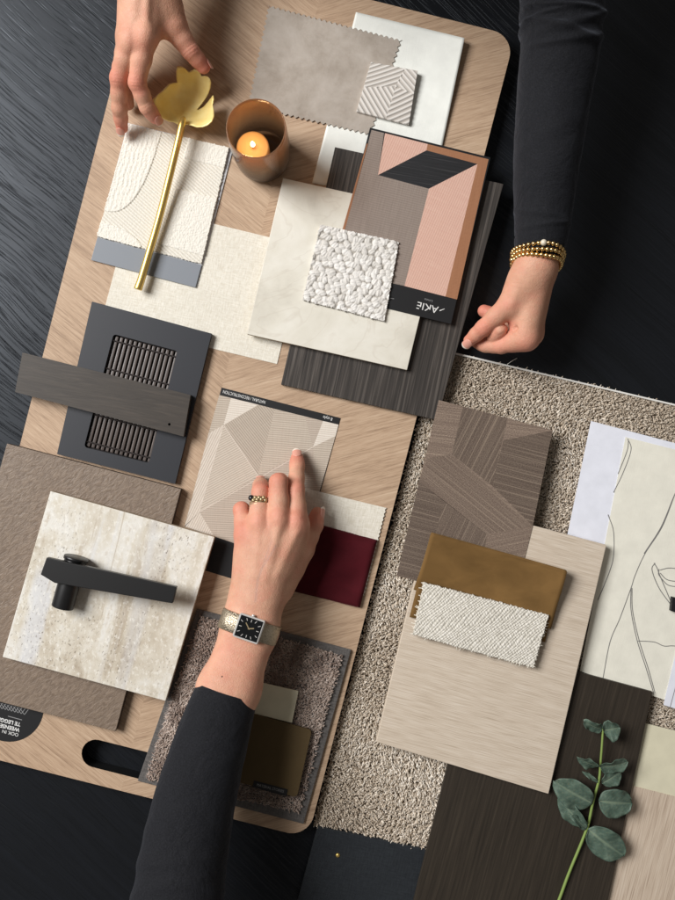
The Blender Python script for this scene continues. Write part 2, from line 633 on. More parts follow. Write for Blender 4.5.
def mat_tone(name, lo, mid, hi, rough=.9, sheen=.2, patch=None, patch_col=None, spec=.15, fuzz=0):
    m = Mat(name, mid, rough, spec)
    c = m.ramp(m.attr('tone'), [(0, lo), (.5, mid), (1, hi)])
    if patch:
        p = m.ramp(m.noise(m.co(), patch, 3, .55), [(.42, g(0)), (.6, g(1))])
        c = m.mix(m.math('MULTIPLY', p, .75), c, patch_col)
    m.color(c)
    if fuzz:
        m.bump(m.noise(m.co((700, 1100, 700)), 1, 4, .7), fuzz, .0009)
    m.b.inputs['Sheen Weight'].default_value = sheen
    return m.m


def mat_velvet(name, col, sheen_c, sheen=.6):
    m = Mat(name, col, .85, .1)
    v = m.co()
    a = m.noise(m.co((26, 44, 1), 15), 1, 6, .6, .5)
    m.color(m.mix(m.ramp(a, [(.35, g(0)), (.65, g(1))]), scale_c(col, .84), scale_c(col, 1.14)))
    m.bump(m.noise(v, 1500, 2), .2, .0004)
    m.b.inputs['Sheen Weight'].default_value = sheen
    m.b.inputs['Sheen Roughness'].default_value = .4
    m.b.inputs['Sheen Tint'].default_value = sheen_c
    return m.m


def mat_suede():
    m = Mat('taupe_suede', lin(170, 160, 148), .9, .15)
    v = m.co()
    a = m.noise(v, 30, 6, .68, .25); b = m.noise(v, 400, 2)
    m.color(m.ramp(a, [(.3, lin(150, 139, 127)), (.5, lin(170, 160, 149)), (.7, lin(183, 174, 164))]))
    m.bump(b, .25, .0004); m.bump(m.noise(v, 20, 4, .5), .22, .004)
    m.b.inputs['Sheen Weight'].default_value = .2
    return m.m


def mat_leaf():
    m = Mat('eucalyptus_leaf', g(.1), .5, .4)
    v = m.co()
    n = m.noise(v, 110, 5, .65)
    c = m.ramp(n, [(.3, lin(58, 76, 66)), (.55, lin(84, 103, 90)), (.75, lin(116, 132, 116))])
    c = m.mix(m.math('MULTIPLY', m.attr('rib'), .75), c, lin(136, 150, 126))
    spot = m.ramp(m.noise(v, 330, 2), [(.68, g(0)), (.74, g(1))])
    c = m.mix(m.math('MULTIPLY', spot, .5), c, lin(92, 88, 62))
    m.color(c)
    m.bump(n, .3, .0008)
    m.b.inputs['Subsurface Weight'].default_value = .05
    m.b.inputs['Subsurface Scale'].default_value = .002
    return m.m


BOARD = [(392, -8), (515, 36), (308, 838), (-64, 745)]
# the long axis of the board; oak chevron axis in its own frame
OAK_SPLIT = 0.0

MT = {}
MT['table'] = mat_table()
MT['greige'] = mat_greige()
MT['travertine'] = mat_travertine()
MT['leather'] = mat_leather()
MT['skin'] = mat_skin()
MT['sleeve'] = mat_sleeve()
MT['glass'] = mat_glass()
MT['suede'] = mat_suede()
MT['leaf'] = mat_leaf()
MT['white_card'] = M_paper('white_board', lin(232, 233, 226), .25)
MT['copy_paper'] = M_paper('copy_paper', lin(230, 232, 241))
MT['art_paper'] = M_paper('art_paper', lin(233, 230, 216), .2)
MT['cream_card'] = M_paper('cream_card', lin(216, 210, 184))
MT['cream_linen'] = M_weave('cream_linen', lin(238, 234, 222), lin(216, 209, 193), 800, 800, .6)
MT['cream_cloth'] = M_weave('cream_cloth', lin(238, 233, 221), lin(214, 207, 190), 700, 700, .7)
MT['panel_dark'] = M_streak('charcoal_oak', [(.32, lin(36, 33, 31)), (.5, lin(62, 57, 53)), (.66, lin(98, 91, 85))], 90, 9, 420, .6, .5, .3, 4, .3)
MT['panel_umber'] = M_streak('umber_oak', [(.3, lin(38, 33, 27)), (.55, lin(54, 47, 39)), (.72, lin(68, 60, 50))], 90, 14, 460, .55, .35, .3)
MT['strip'] = M_streak('smoked_oak', [(.3, lin(48, 42, 37)), (.55, lin(62, 55, 48)), (.72, lin(74, 65, 57))], 4, 26, 320, .5, .25, .4, 4, 1.0)
MT['beige_wood'] = M_streak('beige_travertine_wood', [(.30, lin(176, 159, 139)), (.5, lin(206, 191, 172)), (.68, lin(220, 208, 192))], 0, 34, 1500, .55, .12, .35, 3, .22)
MT['beige_wood2'] = M_streak('pale_oak_decor', [(.34, lin(168, 148, 130)), (.5, lin(202, 184, 164)), (.7, lin(218, 204, 186))], 90, 24, 1100, .55, .15, .35, 5, .4)
MT['black_edge'] = Mat('black_edge', (.006, .006, .006, 1), .5).m
MT['tile_edge'] = Mat('raw_tile_edge', lin(176, 160, 138), .8).m
MT['leather_edge'] = Mat('dark_tile_edge', lin(66, 54, 46), .7).m
MT['black_print'] = Mat('black_print', (.011, .011, .012, 1), .5, .35).m
MT['white_print'] = Mat('white_print', lin(225, 225, 222), .6).m
MT['grey_print'] = Mat('grey_print', lin(138, 138, 138), .6).m
MT['black_metal'] = Mat('black_powder_coat', (.0075, .0075, .008, 1), .38, .5).m
mm = Mat('anthracite_plate', lin(38, 40, 46), .45, .42)
mm.bump(mm.noise(mm.co(), 1800, 2), .06, .0003)
MT['plate'] = mm.m
MT['grey_strip'] = Mat('grey_label', lin(128, 133, 140), .45, .4).m
MT['acetate'] = Mat('grey_backing', lin(196, 196, 198), .3, .5).m
MT['slat'] = M_streak('bamboo_slat', [(.3, lin(52, 44, 41)), (.55, lin(84, 74, 69)), (.75, lin(122, 110, 103))], 90, 30, 900, .35, .2, .6)
MT['dark_back'] = Mat('dark_backing', lin(36, 31, 30), .8).m
MT['thread'] = Mat('dark_thread', lin(42, 35, 33), .9).m
mm = Mat('brushed_brass', (.74, .52, .16, 1), .34, .5, Metallic=.8)
mm.bump(mm.noise(mm.co((60, 60, 60)), 1, 3), .12, .0008)
MT['brass'] = mm.m
mm = Mat('satin_gold', (.80, .62, .20, 1), .48, .5, Metallic=.2)
mm.bump(mm.noise(mm.co((90, 90, 90)), 1, 3), .15, .0008)
mm.color(mm.mix(mm.ramp(mm.noise(mm.co(), 60, 3), [(.35, g(0)), (.65, g(1))]), (.88, .68, .23, 1), (.95, .80, .36, 1)))
MT['gold_bowl'] = mm.m
MT['bead'] = Mat('gold_bead', (.72, .50, .22, 1), .25, .5, Metallic=1.0).m
MT['pearl'] = Mat('pale_bead', lin(220, 210, 190), .3).m
MT['old_gold'] = Mat('antique_gold', (.46, .36, .21, 1), .38, .5, Metallic=.7).m
MT['onyx'] = Mat('onyx', (.01, .01, .012, 1), .12, .6).m
MT['steel'] = Mat('polished_steel', (.74, .72, .69, 1), .3, .5, Metallic=.45).m
mm = Mat('milanese_mesh', (.56, .47, .35, 1), .42, .5, Metallic=.9)
wv = mm.voro(mm.co((900, 900, 900)), 1)
mm.bump(wv, .6, .0006); mm.color(mm.mix(wv, (.64, .55, .42, 1), (.36, .30, .22, 1)))
MT['mesh_strap'] = mm.m
MT['dial'] = Mat('black_dial', (.006, .007, .008, 1), .12, .5).m
MT['nail'] = Mat('nail', (.70, .34, .26, 1), .3, .4).m
MT['nail_tip'] = Mat('nail_tip', (.80, .70, .60, 1), .3, .4).m
mm = Mat('candle_wax', (.92, .58, .28, 1), .55, .3)
mm.b.inputs['Subsurface Weight'].default_value = .6
mm.b.inputs['Subsurface Radius'].default_value = (1, .6, .3)
mm.b.inputs['Subsurface Scale'].default_value = .008
MT['wax'] = mm.m
mm = Mat('flame', g(1), .5)
mm.b.inputs['Emission Color'].default_value = (1, .78, .42, 1)
mm.b.inputs['Emission Strength'].default_value = 9.0
MT['flame'] = mm.m
MT['wick'] = Mat('charred_wick', (.02, .015, .012, 1), .9).m
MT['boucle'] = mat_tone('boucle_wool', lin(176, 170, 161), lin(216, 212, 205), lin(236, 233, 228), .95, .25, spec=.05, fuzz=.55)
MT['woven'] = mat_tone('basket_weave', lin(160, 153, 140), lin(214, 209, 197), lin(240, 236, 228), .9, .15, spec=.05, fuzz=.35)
MT['wool'] = mat_tone('carved_wool', lin(184, 176, 158), lin(228, 223, 211), lin(242, 239, 230), .95, .2, spec=.05, fuzz=.4)
MT['maze'] = mat_tone('ridged_plaster', lin(164, 156, 147), lin(196, 190, 182), lin(232, 228, 222), .6, 0, spec=.4)
MT['carpet'] = mat_tone('beige_pile', lin(160, 143, 123), lin(208, 194, 175), lin(246, 239, 228), .95, .35)
MT['carpet_back'] = Mat('carpet_backing', lin(140, 122, 100), .95).m
MT['carpet_edge'] = Mat('white_binding', lin(228, 226, 220), .7).m
MT['rug'] = mat_tone('mauve_brown_pile', lin(138, 117, 103), lin(184, 163, 148), lin(236, 222, 211), .75, .8, 75, lin(122, 98, 84))
MT['rug_border'] = M_weave('grey_binding', lin(112, 108, 105), lin(80, 77, 75), 800, 800, .5)
MT['navy'] = M_weave('navy_leatherette', lin(44, 48, 52), lin(34, 37, 41), 700, 700, .4, .6, 0, .05)
MT['olive'] = M_paper('olive_lacquer', lin(88, 72, 46))
MT['wine'] = mat_velvet('wine_velvet', (.068, .007, .011, 1), (.6, .16, .2, 1), .3)
MT['brown_velvet'] = mat_velvet('bronze_velvet', (.175, .098, .034, 1), (.85, .6, .3, 1), .3)
MT['stem'] = Mat('green_stem', lin(128, 150, 78), .55).m
MT['ink'] = Mat('pencil_ink', lin(120, 118, 116), .8).m


# ------------------------------------------------------------------ the table
tf = Frame([Vector((-1, 0, 0)), Vector((1, 0, 0))], -0.02)
bm = bmesh.new()
prism(bm, [Vector((-1.05, -.85, 0)), Vector((1.05, -.85, 0)), Vector((1.05, .72, 0)), Vector((-1.05, .72, 0))], -0.03, 0.0, 0, .002)
tb = from_bm('table', bm, MT['table'], tf)
tag(tb, kind='structure')


# ------------------------------------------------------------------ oak board with handle slot
def rounded(pts, radii, n=8):
    """round the corners of a world polygon"""
    out = []
    k = len(pts)
    for i in range(k):
        p, a, b = pts[i], pts[i - 1], pts[(i + 1) % k]
        r = radii[i]
        if r <= 0: out.append(p); continue
        u = (a - p).normalized(); v = (b - p).normalized()
        ang = u.angle(v); d = r / math.tan(ang / 2)
        c = p + (u + v).normalized() * (r / math.sin(ang / 2))
        s, e = p + u * d, p + v * d
        a0 = math.atan2(s.y - c.y, s.x - c.x); a1 = math.atan2(e.y - c.y, e.x - c.x)
        da = (a1 - a0 + math.pi) % (2 * math.pi) - math.pi
        for j in range(n + 1):
            t = a0 + da * j / n
            out.append(Vector((c.x + r * math.cos(t), c.y + r * math.sin(t), p.z)))
    return out


ZB = 0.018
# TL far outside the frame: long sides parallel to the visible right edge
ax = Vector((515 - 308, 36 - 838)).normalized()
bc = [Vector((515, 36)), Vector((308, 838)), Vector((-64, 745)), None]
bc[3] = Vector((-64 + (515 - 308) * 1.0 + 0, 745 - 802 * 1.0))
TLx = 515 - 367; TLy = 36 - 92
board_px = [(148, -56), (515, 36), (308, 838), (-57, 746)]
bw = rounded([P(x, y, ZB) for x, y in board_px], [.02, .022, .022, .02], 10)
bfr = frame_px(board_px, 0.0, ZB)
# chevron axis passes (214,400) in the photo
OAK_SPLIT = (bfr.I @ P(219, 400, ZB)).x
MT['oak'] = mat_oak()
# slot outline
e1 = (P(142, 749, ZB) - P(92, 739, ZB)).normalized()
e1 = (P(308, 838, ZB) - P(-57, 746, ZB)).normalized()
e2 = Vector((-e1.y, e1.x, 0))
sc0 = P(95.5, 753.5, ZB)                   # centre of the slot's left rounding
sr = 0.0137
slot = []
for j in range(13):
    t = math.pi / 2 + math.pi * j / 12
    slot.append(sc0 + sr * (math.cos(t) * e1 + math.sin(t) * e2))
sc1 = sc0 + e1 * 0.085
for j in range(13):
    t = -math.pi / 2 + math.pi * j / 12
    slot.append(sc1 + sr * (math.cos(t) * e1 + math.sin(t) * e2))


def holed_plate(name, outer, inner, z0, z1, mats, fr, parent=None, bev=.0006, wall_mat=0):
    def ring(z, oo):
        v = [Vector((p.x, p.y)) for p in outer] + [Vector((p.x, p.y)) for p in inner]
        no, ni = len(outer), len(inner)
        ed = [(i, (i + 1) % no) for i in range(no)] + [(no + i, no + (i + 1) % ni) for i in range(ni)]
        vv, ee, ff, *_ = delaunay_2d_cdt(v, ed, [], 1, 1e-7)
        return vv, ff
    vv, ff = ring(z1, 0)
    # drop triangles inside the hole
    def inside(p, poly):
        c = False; n = len(poly)
        for i in range(n):
            a, b = poly[i], poly[i - 1]
            if (a.y > p.y) != (b.y > p.y) and p.x < (b.x - a.x) * (p.y - a.y) / (b.y - a.y) + a.x: c = not c
        return c
    keep = []
    for f in ff:
        c = sum((vv[i] for i in f), Vector((0, 0))) / len(f)
        if not inside(c, inner) and inside(c, outer): keep.append(f)
    bm = bmesh.new()
    top = [bm.verts.new((p.x, p.y, z1)) for p in vv]
    bot = [bm.verts.new((p.x, p.y, z0)) for p in vv]
    cnt = {}
    for f in keep:
        bm.faces.new([top[i] for i in f]); bm.faces.new([bot[i] for i in f][::-1])
        for i in range(len(f)):
            cnt[(f[i], f[(i + 1) % len(f)])] = 1
    for (a, b) in list(cnt):
        if (b, a) not in cnt:
            w = bm.faces.new((top[a], bot[a], bot[b], top[b]))
            if inside((vv[a] + vv[b]) / 2 + Vector((0, 0)), [p for p in outer]) and min((Vector((q.x, q.y)) - vv[a]).length for q in inner) < 1e-5:
                w.material_index = wall_mat
    loose = [v for v in bm.verts if not v.link_faces]
    bmesh.ops.delete(bm, geom=loose, context='VERTS')
    bmesh.ops.recalc_face_normals(bm, faces=bm.faces)
    return from_bm(name, bm, mats, fr, parent)


ob = holed_plate('sample_board', bw, slot, 0.0005, ZB, [MT['oak'], MT['black_edge']], bfr, wall_mat=1)
tag(ob, 'large oak board laid in chevron with rounded corners and a black lined handle slot', 'board')

# round sticker
sf = Frame([P(10, 707, ZB), P(40, 714, ZB)], ZB + .0001)
bm = bmesh.new()
cc = P(9.5, 707.5, ZB)
prism(bm, [cc + Vector((.0335 * math.cos(t), .0335 * math.sin(t), 0)) for t in np.linspace(0, 2 * math.pi, 49)[:-1]], ZB + .0001, ZB + .0003)
st = from_bm('round_sticker', bm, MT['black_print'], sf)
tag(st, 'round black sticker with white upside down lettering on the oak board', 'sticker')
rd = 180 - 14
zt = ZB + .00042
text('lettering', 'OOK IN', 18.5, 735, zt, .0046, rd, MT['white_print'], sf, st, 'LEFT')
text('lettering', 'WEENSE PUNT', 19.5, 730, zt, .0052, rd, MT['white_print'], sf, st, 'LEFT', 1, .00012)
text('lettering', 'TE LEGGEN', 20.5, 724.5, zt, .0052, rd, MT['white_print'], sf, st, 'LEFT', 1, .00012)
q = [(22, 719.6), (8, 715.8), (8, 716.5), (22, 720.3)]
mk('rule', [P(x, y, zt) for x, y in q], [(0, 1, 2, 3)], MT['grey_print'], sf, st)
V, F = [], []
for i in range(9):
    x0 = 24 - i * 3.2; y0 = 714.6 - i * .82
    for (dx, dy) in ((-4.5, -6.5), (4.0, -5.0)):
        b = len(V)
        V += [P(x0, y0, zt), P(x0 + .7, y0 + .1, zt), P(x0 + dx + .7, y0 + dy, zt + .00002), P(x0 + dx, y0 + dy - .1, zt + .00002)]
        F.append((b, b + 1, b + 2, b + 3))
mk('emblem', V, F, MT['grey_print'], sf, st)

# ------------------------------------------------------------------ samples on the board
mmv = lambda z: z * .001



def sheet(name, px4, z, th, lift, mat, n=48):
    """thin sheet that may curl: a grid with thickness"""
    fr = frame_px(px4, z)
    V = []
    for jj in range(n):
        for ii in range(n):
            u, w = ii / (n - 1), jj / (n - 1)
            zz_ = z + lift(u, w)
            x, y = bil(px4, np.array(u), np.array(w), zz_)
            V.append((float(x), float(y), zz_))
    F = [(q * n + p, (q + 1) * n + p, (q + 1) * n + p + 1, q * n + p + 1) for q in range(n - 1) for p in range(n - 1)]
    o = mk(name, V, F, mat, fr, None, True)
    md = o.modifiers.new('thickness', 'SOLIDIFY'); md.thickness = th; md.offset = -1
    return o


tag(sheet('card', [(356, 12), (464.5, 38), (430, 205), (312, 183)], mmv(18.6), .0004, lambda u, w: .009 * max(0, (u - .5) / .5) ** 2 * (1 - w) ** 1.6, MT['white_card']),
    'plain white textured card under the taupe suede swatch', 'card')


def pinked(px, pitch=.0052, amp=.0024, z=0.019, sides=(0, 1, 2, 3)):
    pts = [P(x, y, z) for x, y in px]
    out = []
    for i in range(len(pts)):
        a, b = pts[i], pts[(i + 1) % len(pts)]
        if i not in sides: out.append(a); continue
        n = max(2, int((b - a).length / pitch))
        d = (b - a) / n
        nrm = Vector((d.y, -d.x, 0)).normalized()
        for k in range(n):
            out.append(a + d * k)
            out.append(a + d * (k + .5) + nrm * amp)
    return out


sp = [(268, 5), (402, 40), (371, 136), (247, 107)]
f_ = frame_px(sp, mmv(18.7), mmv(19.5))
bm = bmesh.new()
prism(bm, pinked(sp), mmv(18.75), mmv(19.6))
tag(from_bm('fabric_swatch', bm, MT['suede'], f_), 'taupe suede swatch with zigzag pinked edges at the top of the oak board', 'fabric swatch')


def hatch_arr(u, period, duty=.5, soft=.15):
    ph = (u / period) % 1.0
    return np.clip((np.abs(ph - .5) - (.5 - duty) * .5) / soft, 0, 1) if False else .5 + .5 * np.clip(np.cos(2 * np.pi * ph) * 1.8, -1, 1)


def maze(S, T, X, Y):
    W = X.max(); L = Y.max()
    cx, cy = .62 * W, .36 * L
    ang = np.degrees(np.arctan2(-(Y - cy), X - cx))
    d = np.select([(ang > 75) | (ang < -165), (ang > -12) & (ang <= 75), (ang > -95) & (ang <= -12)], [30, -38, 38], -48)
    r = np.radians(d)
    u = -np.sin(r) * (X - cx) + -np.cos(r) * (Y - cy) * 1.0
    return u


def maze_h(S, T, X, Y): return .0035 * S * (1 - T) + .0009 * (hatch_arr(maze(S, T, X, Y), .0042) - 1)
def maze_t(S, T, X, Y): return .25 + .5 * hatch_arr(maze(S, T, X, Y), .0042)


tag(relief('stone_tile', [(371, 62), (417.5, 72), (409, 124.5), (356.5, 111)], mmv(19.7), mmv(23.5), 140, 150, maze_h, MT['maze'], attr_fn=maze_t),
    'small grey tile with raised diagonal ridges lying across suede and white card', 'tile')

# dark oak veneer panel
tag(slab('wood_sample', [(335, 147), (503.5, 184), (437, 420), (281, 384.5)], mmv(18.75), mmv(23.5), MT['panel_dark'], bev=.0004),
    'charcoal grained wood panel under the greige tile, held at its right edge', 'wood panel')

# cream linen sheet
tag(slab('wallpaper_sheet', [(132, 204), (306, 246), (277, 364), (101, 322)], mmv(18.1), mmv(18.65), MT['cream_linen'], bev=.0001),
    'cream linen textured sheet under the greige tile and spoon handle end', 'wallpaper')

# greige stone tile
tag(slab('stone_tile', [(283, 178), (445, 214), (407, 370), (247, 334)], mmv(23.6), mmv(30), [MT['greige'], MT['tile_edge']], bev=.0005, side_mat=1),
    'smooth pale greige marbled tile under the bobbly white swatch', 'tile')

# patterned card with the black header
c_gr = M_hatch('taupe_weave', lin(160, 146, 136), lin(118, 105, 96), 0, .0022, .9, .3, .75, .6)
c_pk = M_hatch('pink_weave', lin(224, 190, 172), lin(196, 150, 134), 80, .0022, .8, .3, .75, .45)
c_bk = M_streak('black_weave', [(.35, (.006, .006, .007, 1)), (.55, (.014, .014, .016, 1)), (.66, (.05, .048, .048, 1))], 4, 14, 900, .6, .4, .4)
c_cu = M_hatch('copper_weave', lin(172, 124, 92), lin(140, 94, 66), 5, .0011, .9, .3, .7, .5)
AK = [(370, 127.5), (490.5, 157.5), (451, 324), (327, 294)]
pt = [
    ([(371.5, 130), (384, 133), (378, 175), (429, 188.7), (404.5, 286), (333.5, 270), (347, 222)], 1),
    ([(385, 133.2), (427.7, 144), (426.5, 150.3), (378, 175)], 2),
    ([(378, 175), (426.5, 150.3), (477.5, 164), (429, 188.7)], 3),
    ([(429, 188.7), (477.5, 164), (445.5, 296.5), (404.5, 286)], 2),
    ([(427.7, 144), (488.5, 159.3), (487, 166), (477.5, 164), (426.5, 150.3)], 4),
    ([(477.5, 164), (487, 166), (457, 299.5), (445.5, 296.5)], 4),
    ([(366.5, 144), (368.5, 143), (347, 222), (335, 270), (331, 270)], 4),
]
f_ = frame_px(AK, mmv(30.1), mmv(30.6))
ak = slab('wallpaper_card', AK, mmv(30.1), mmv(30.6), [MT['black_print'], c_gr, c_pk, c_bk, c_cu], f_, None, .0001, pt)
tag(ak, 'wallpaper card with pink, taupe, black and copper blocks and black footer', 'wallpaper sample')
zt = mmv(30.6) + .00015
text('lettering', 'AKIE', 427.5, 307.2, zt, .0098, 180 - 14, MT['white_print'], f_, ak, 'CENTER', 1.05)
text('lettering', 'Linea', 428.5, 300.2, zt, .0030, 180 - 14, MT['grey_print'], f_, ak, 'CENTER', 1.3)
q = [(439.5, 310.2), (444.5, 308.6), (444.7, 309.0), (439.7, 311.2)]
mk('flourish', [P(x, y, zt) for x, y in q], [(0, 1, 2, 3)], MT['white_print'], f_, ak)
for (x, y) in ((420.5, 308.5), (428.6, 310.8)):
    b2 = bmesh.new(); c0 = P(x, y, zt)
    prism(b2, [c0 + Vector((.0015 * math.cos(t), .0015 * math.sin(t), 0)) for t in np.linspace(0, 2 * math.pi, 17)[:-1]], zt, zt + .0002)
    from_bm('punched_hole', b2, MT['black_edge'], f_, ak)
q = [(388, 297.4), (394, 298.6), (394, 299.1), (388, 297.9)]
mk('lettering', [P(x, y, zt) for x, y in q], [(0, 1, 2, 3)], MT['grey_print'], f_, ak)

# boucle swatch
BO = [(320.5, 225), (399, 242), (384.5, 321.5), (302.5, 300)]
_bp = None


def boucle_field(S, T, X, Y):
    global _bp
    if _bp is not None: return _bp
    W, L = X.max(), Y.max(); pit = .0056
    h = np.zeros_like(X); tone = np.zeros_like(X)
    ny, nx = int(L / pit) + 3, int(W / pit) + 3
    for j in range(-1, ny):
        for i in range(-1, nx):
            cx = (i + .5 * (j % 2)) * pit + rng.normal() * pit * .17
            cy = j * pit * .92 + rng.normal() * pit * .17
            a = rng.normal() * .6; r1 = pit * rng.uniform(.62, .82); r2 = pit * rng.uniform(.48, .62)
            dx, dy = X - cx, Y - cy
            u = (dx * math.cos(a) + dy * math.sin(a)) / r1; v = (-dx * math.sin(a) + dy * math.cos(a)) / r2
            d2 = u * u + v * v
            b = np.sqrt(np.clip(1 - d2, 0, 1)) * rng.uniform(.75, 1.1)
            # loop twist inside each nub
            b = b * (1 + .10 * np.sin((u * 1.2 + v) * 5 + rng.uniform(0, 6)))
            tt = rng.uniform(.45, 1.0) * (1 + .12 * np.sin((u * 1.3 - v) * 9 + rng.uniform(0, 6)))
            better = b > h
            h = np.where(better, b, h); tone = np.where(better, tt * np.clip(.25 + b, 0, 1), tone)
    _bp = (h, tone)
    return _bp


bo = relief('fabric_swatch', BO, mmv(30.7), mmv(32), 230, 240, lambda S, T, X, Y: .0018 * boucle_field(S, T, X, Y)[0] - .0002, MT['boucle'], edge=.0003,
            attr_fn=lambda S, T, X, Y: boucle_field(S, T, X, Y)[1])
tag(bo, 'white swatch of thick bobbly boucle on the greige tile', 'fabric swatch')

# carved wool sample with grey strip
WO = [(129, 124), (229, 148), (201.5, 264), (97, 236.5)]
_wf = None


def wool_field(S, T, X, Y):
    global _wf
    if _wf is not None: return _wf
    A = (np.abs(S) / .325) ** 2.6 + (T / .77) ** 2.6 < 1
    B = (S > .60) & (T < .17)
    C = (S > .60 - .02 * T) & (T > .44) & (T < .93)
    D = (S / .42) ** 2 + ((1 - T) / .13) ** 2 < 1
    plain = A | B | C | D
    u = X * math.sin(math.radians(28)) - Y * math.cos(math.radians(28))
    hat = hatch_arr(u, .0027)
    nz = np.zeros_like(X)
    for (f1, f2, a) in ((900, 1400, .5), (2100, 700, .4), (400, 2600, .4), (3000, 2200, .3)):
        nz += a * np.sin(X * f1 + 3 * np.sin(Y * f2 * .31)) * np.sin(Y * f2 + 2 * np.sin(X * f1 * .23))
    nz += rng.normal(size=X.shape) * .25
    rib = A * .35 * np.cos(X * 2 * np.pi / .0042 + np.sin(Y * 300) * .8)
    h = np.where(plain, .0011 + .00028 * nz + .0003 * rib, .0004 * hat + .0001 * nz)
    tone = np.where(plain, .66 + .10 * nz + .10 * rib, .34 + .30 * hat)
    _wf = (h, np.clip(tone, 0, 1))
    return _wf


wfr = frame_px(WO, mmv(18.7), mmv(21))
wt = thing('carpet_sample', 'cream wool sample with carved arcs and hatching and a grey end strip under the spoon', 'carpet sample', wfr)
relief('pile', WO, mmv(19.3), mmv(21), 220, 260, lambda S, T, X, Y: wool_field(S, T, X, Y)[0], MT['wool'], wfr, wt, edge=.00025,
       attr_fn=lambda S, T, X, Y: wool_field(S, T, X, Y)[1])
slab('end_strip', [(97.3, 237.5), (201.6, 265), (195.5, 287.5), (91, 260)], mmv(19.3), mmv(20.6), MT['grey_strip'], wfr, wt, .0003)
slab('backing', [(128, 123), (233, 149), (197, 287.2), (91.5, 259.6)], mmv(18.7), mmv(19.2), MT['acetate'], wfr, wt, .0001)

# ------------------------------------------------------------------ black frame plate with bamboo blind
PL = [(92, 301.5), (211.5, 333.5), (175, 484), (57, 454)]
z0, z1 = mmv(18.75), mmv(25)
pfr = frame_px(PL, z0, z1)
pt_ = thing('switch_plate', 'anthracite metal plate with a square window of dark bamboo slats', 'frame', pfr)
OP = [(113.5, 334), (177.5, 351), (149, 463), (84, 447)]
inner = rounded([P(x, y, z1) for x, y in OP], [.003] * 4, 5)
holed_plate('frame', [P(x, y, z1) for x, y in PL], inner, z0 + .0008, z1, MT['plate'], pfr, pt_)
slab('back_panel', [(x, y) for x, y in PL], z0, z0 + .0007, MT['dark_back'], pfr, pt_, 0)
zc = mmv(22)
OQ = [(111, 333.4), (180, 351.6), (151, 464), (81, 446)]
ns = 15
V = []
for i in range(ns):
    s0, s1 = (i + .12) / ns, (i + .80) / ns
    a, b, c, d = [bil(OQ, np.array(s), np.array(t), zc) for s, t in ((s0, .01), (s1, .01), (s1, .99), (s0, .99))]
    bm = bmesh.new()
    prism(bm, [Vector((float(p[0]), float(p[1]), 0)) for p in (a, b, c, d)], zc - .0016, zc + rng.uniform(-.0002, .0003), 0, .0007, 3)
    from_bm('slat', bm, MT['slat'], pfr, pt_, True)
for t in (.055, .30, .56, .71, .95):
    path = []
    for k in range(ns * 4 + 1):
        s = k / (ns * 4)
        x, y = bil(OQ, np.array(s), np.array(t), zc)
        path.append((float(x), float(y), zc + .0003 + .0004 * math.cos(math.pi * (s * ns) * 2)))
    tube('thread', path, .0009, MT['thread'], pfr, pt_, 6)

# smoked oak strip with a hole
SR = [(22.5, 352.5), (190.5, 395), (183.5, 436.5), (15, 392)]
z0, z1 = mmv(25.2), mmv(35)
sfr = frame_px(SR, z0, z1)
hc = P(169.3, 424.3, z1)
hole = [hc + Vector((.0013 * math.cos(t), .0013 * math.sin(t), 0)) for t in np.linspace(0, 2 * math.pi, 17)[:-1]]
so = holed_plate('wood_strip', [P(x, y, z1) for x, y in SR], hole, z0, z1, [MT['strip'], MT['black_edge']], sfr, wall_mat=1)
for p in so.data.polygons:
    if abs(p.normal.z) < .5: p.material_index = 1
tag(so, 'grey brown smoked oak strip with a small drilled hole across the slatted plate', 'wood strip')

# ------------------------------------------------------------------ taupe tile, travertine tile, door handle
tag(slab('ceramic_tile', [(7, 443.5), (181, 489), (115.5, 731.5), (-62, 686)], mmv(18.5), mmv(28), [MT['leather'], MT['leather_edge']], bev=.0005, side_mat=1),
    'large taupe brown tile with a leathery surface under the travertine tile', 'tile')
tag(slab('stone_tile', [(50.5, 491), (214.5, 537), (165.5, 701), (2.5, 657)], mmv(28.1), mmv(37), [MT['travertine'], MT['tile_edge']], bev=.0006, side_mat=1),
    'cream veined and pitted travertine tile under the black door handle', 'tile')
hp = [P(73, 562, .05), P(90, 566, .05)]
hfr = Frame(hp, mmv(37.1))
ht = thing('door_handle', 'matte black door lever lying on the travertine tile', 'door handle', hfr)
# neck: a cylinder lying on the tile
a = np.array(P(75.5, 560.5, mmv(48))); b = np.array(P(62.5, 607, mmv(47.5)))
d = (b - a) / np.linalg.norm(b - a)
rr = .0104
pth = [a - d * .0004, a, a + d * .0006, b - d * .0006, b, b + d * .0004]
tube('neck', pth, [rr - .0006, rr - .0001, rr, rr, rr - .0001, rr - .0006], MT['black_metal'], hfr, ht, 40)
tube('rosette', [a - d * .0035, a - d * .003, a - d * .0005], [rr + .0006, rr + .0012, rr + .0012], MT['black_metal'], hfr, ht, 40)
bm = bmesh.new()
LV = [(46.5, 557.5), (176.5, 587), (172.5, 603.5), (54.5, 583), (40.5, 574.5)]
prism(bm, [P(x, y, mmv(63)) for x, y in LV], mmv(56), mmv(63), 0, .0007, 3)
from_bm('lever', bm, MT['black_metal'], hfr, ht)

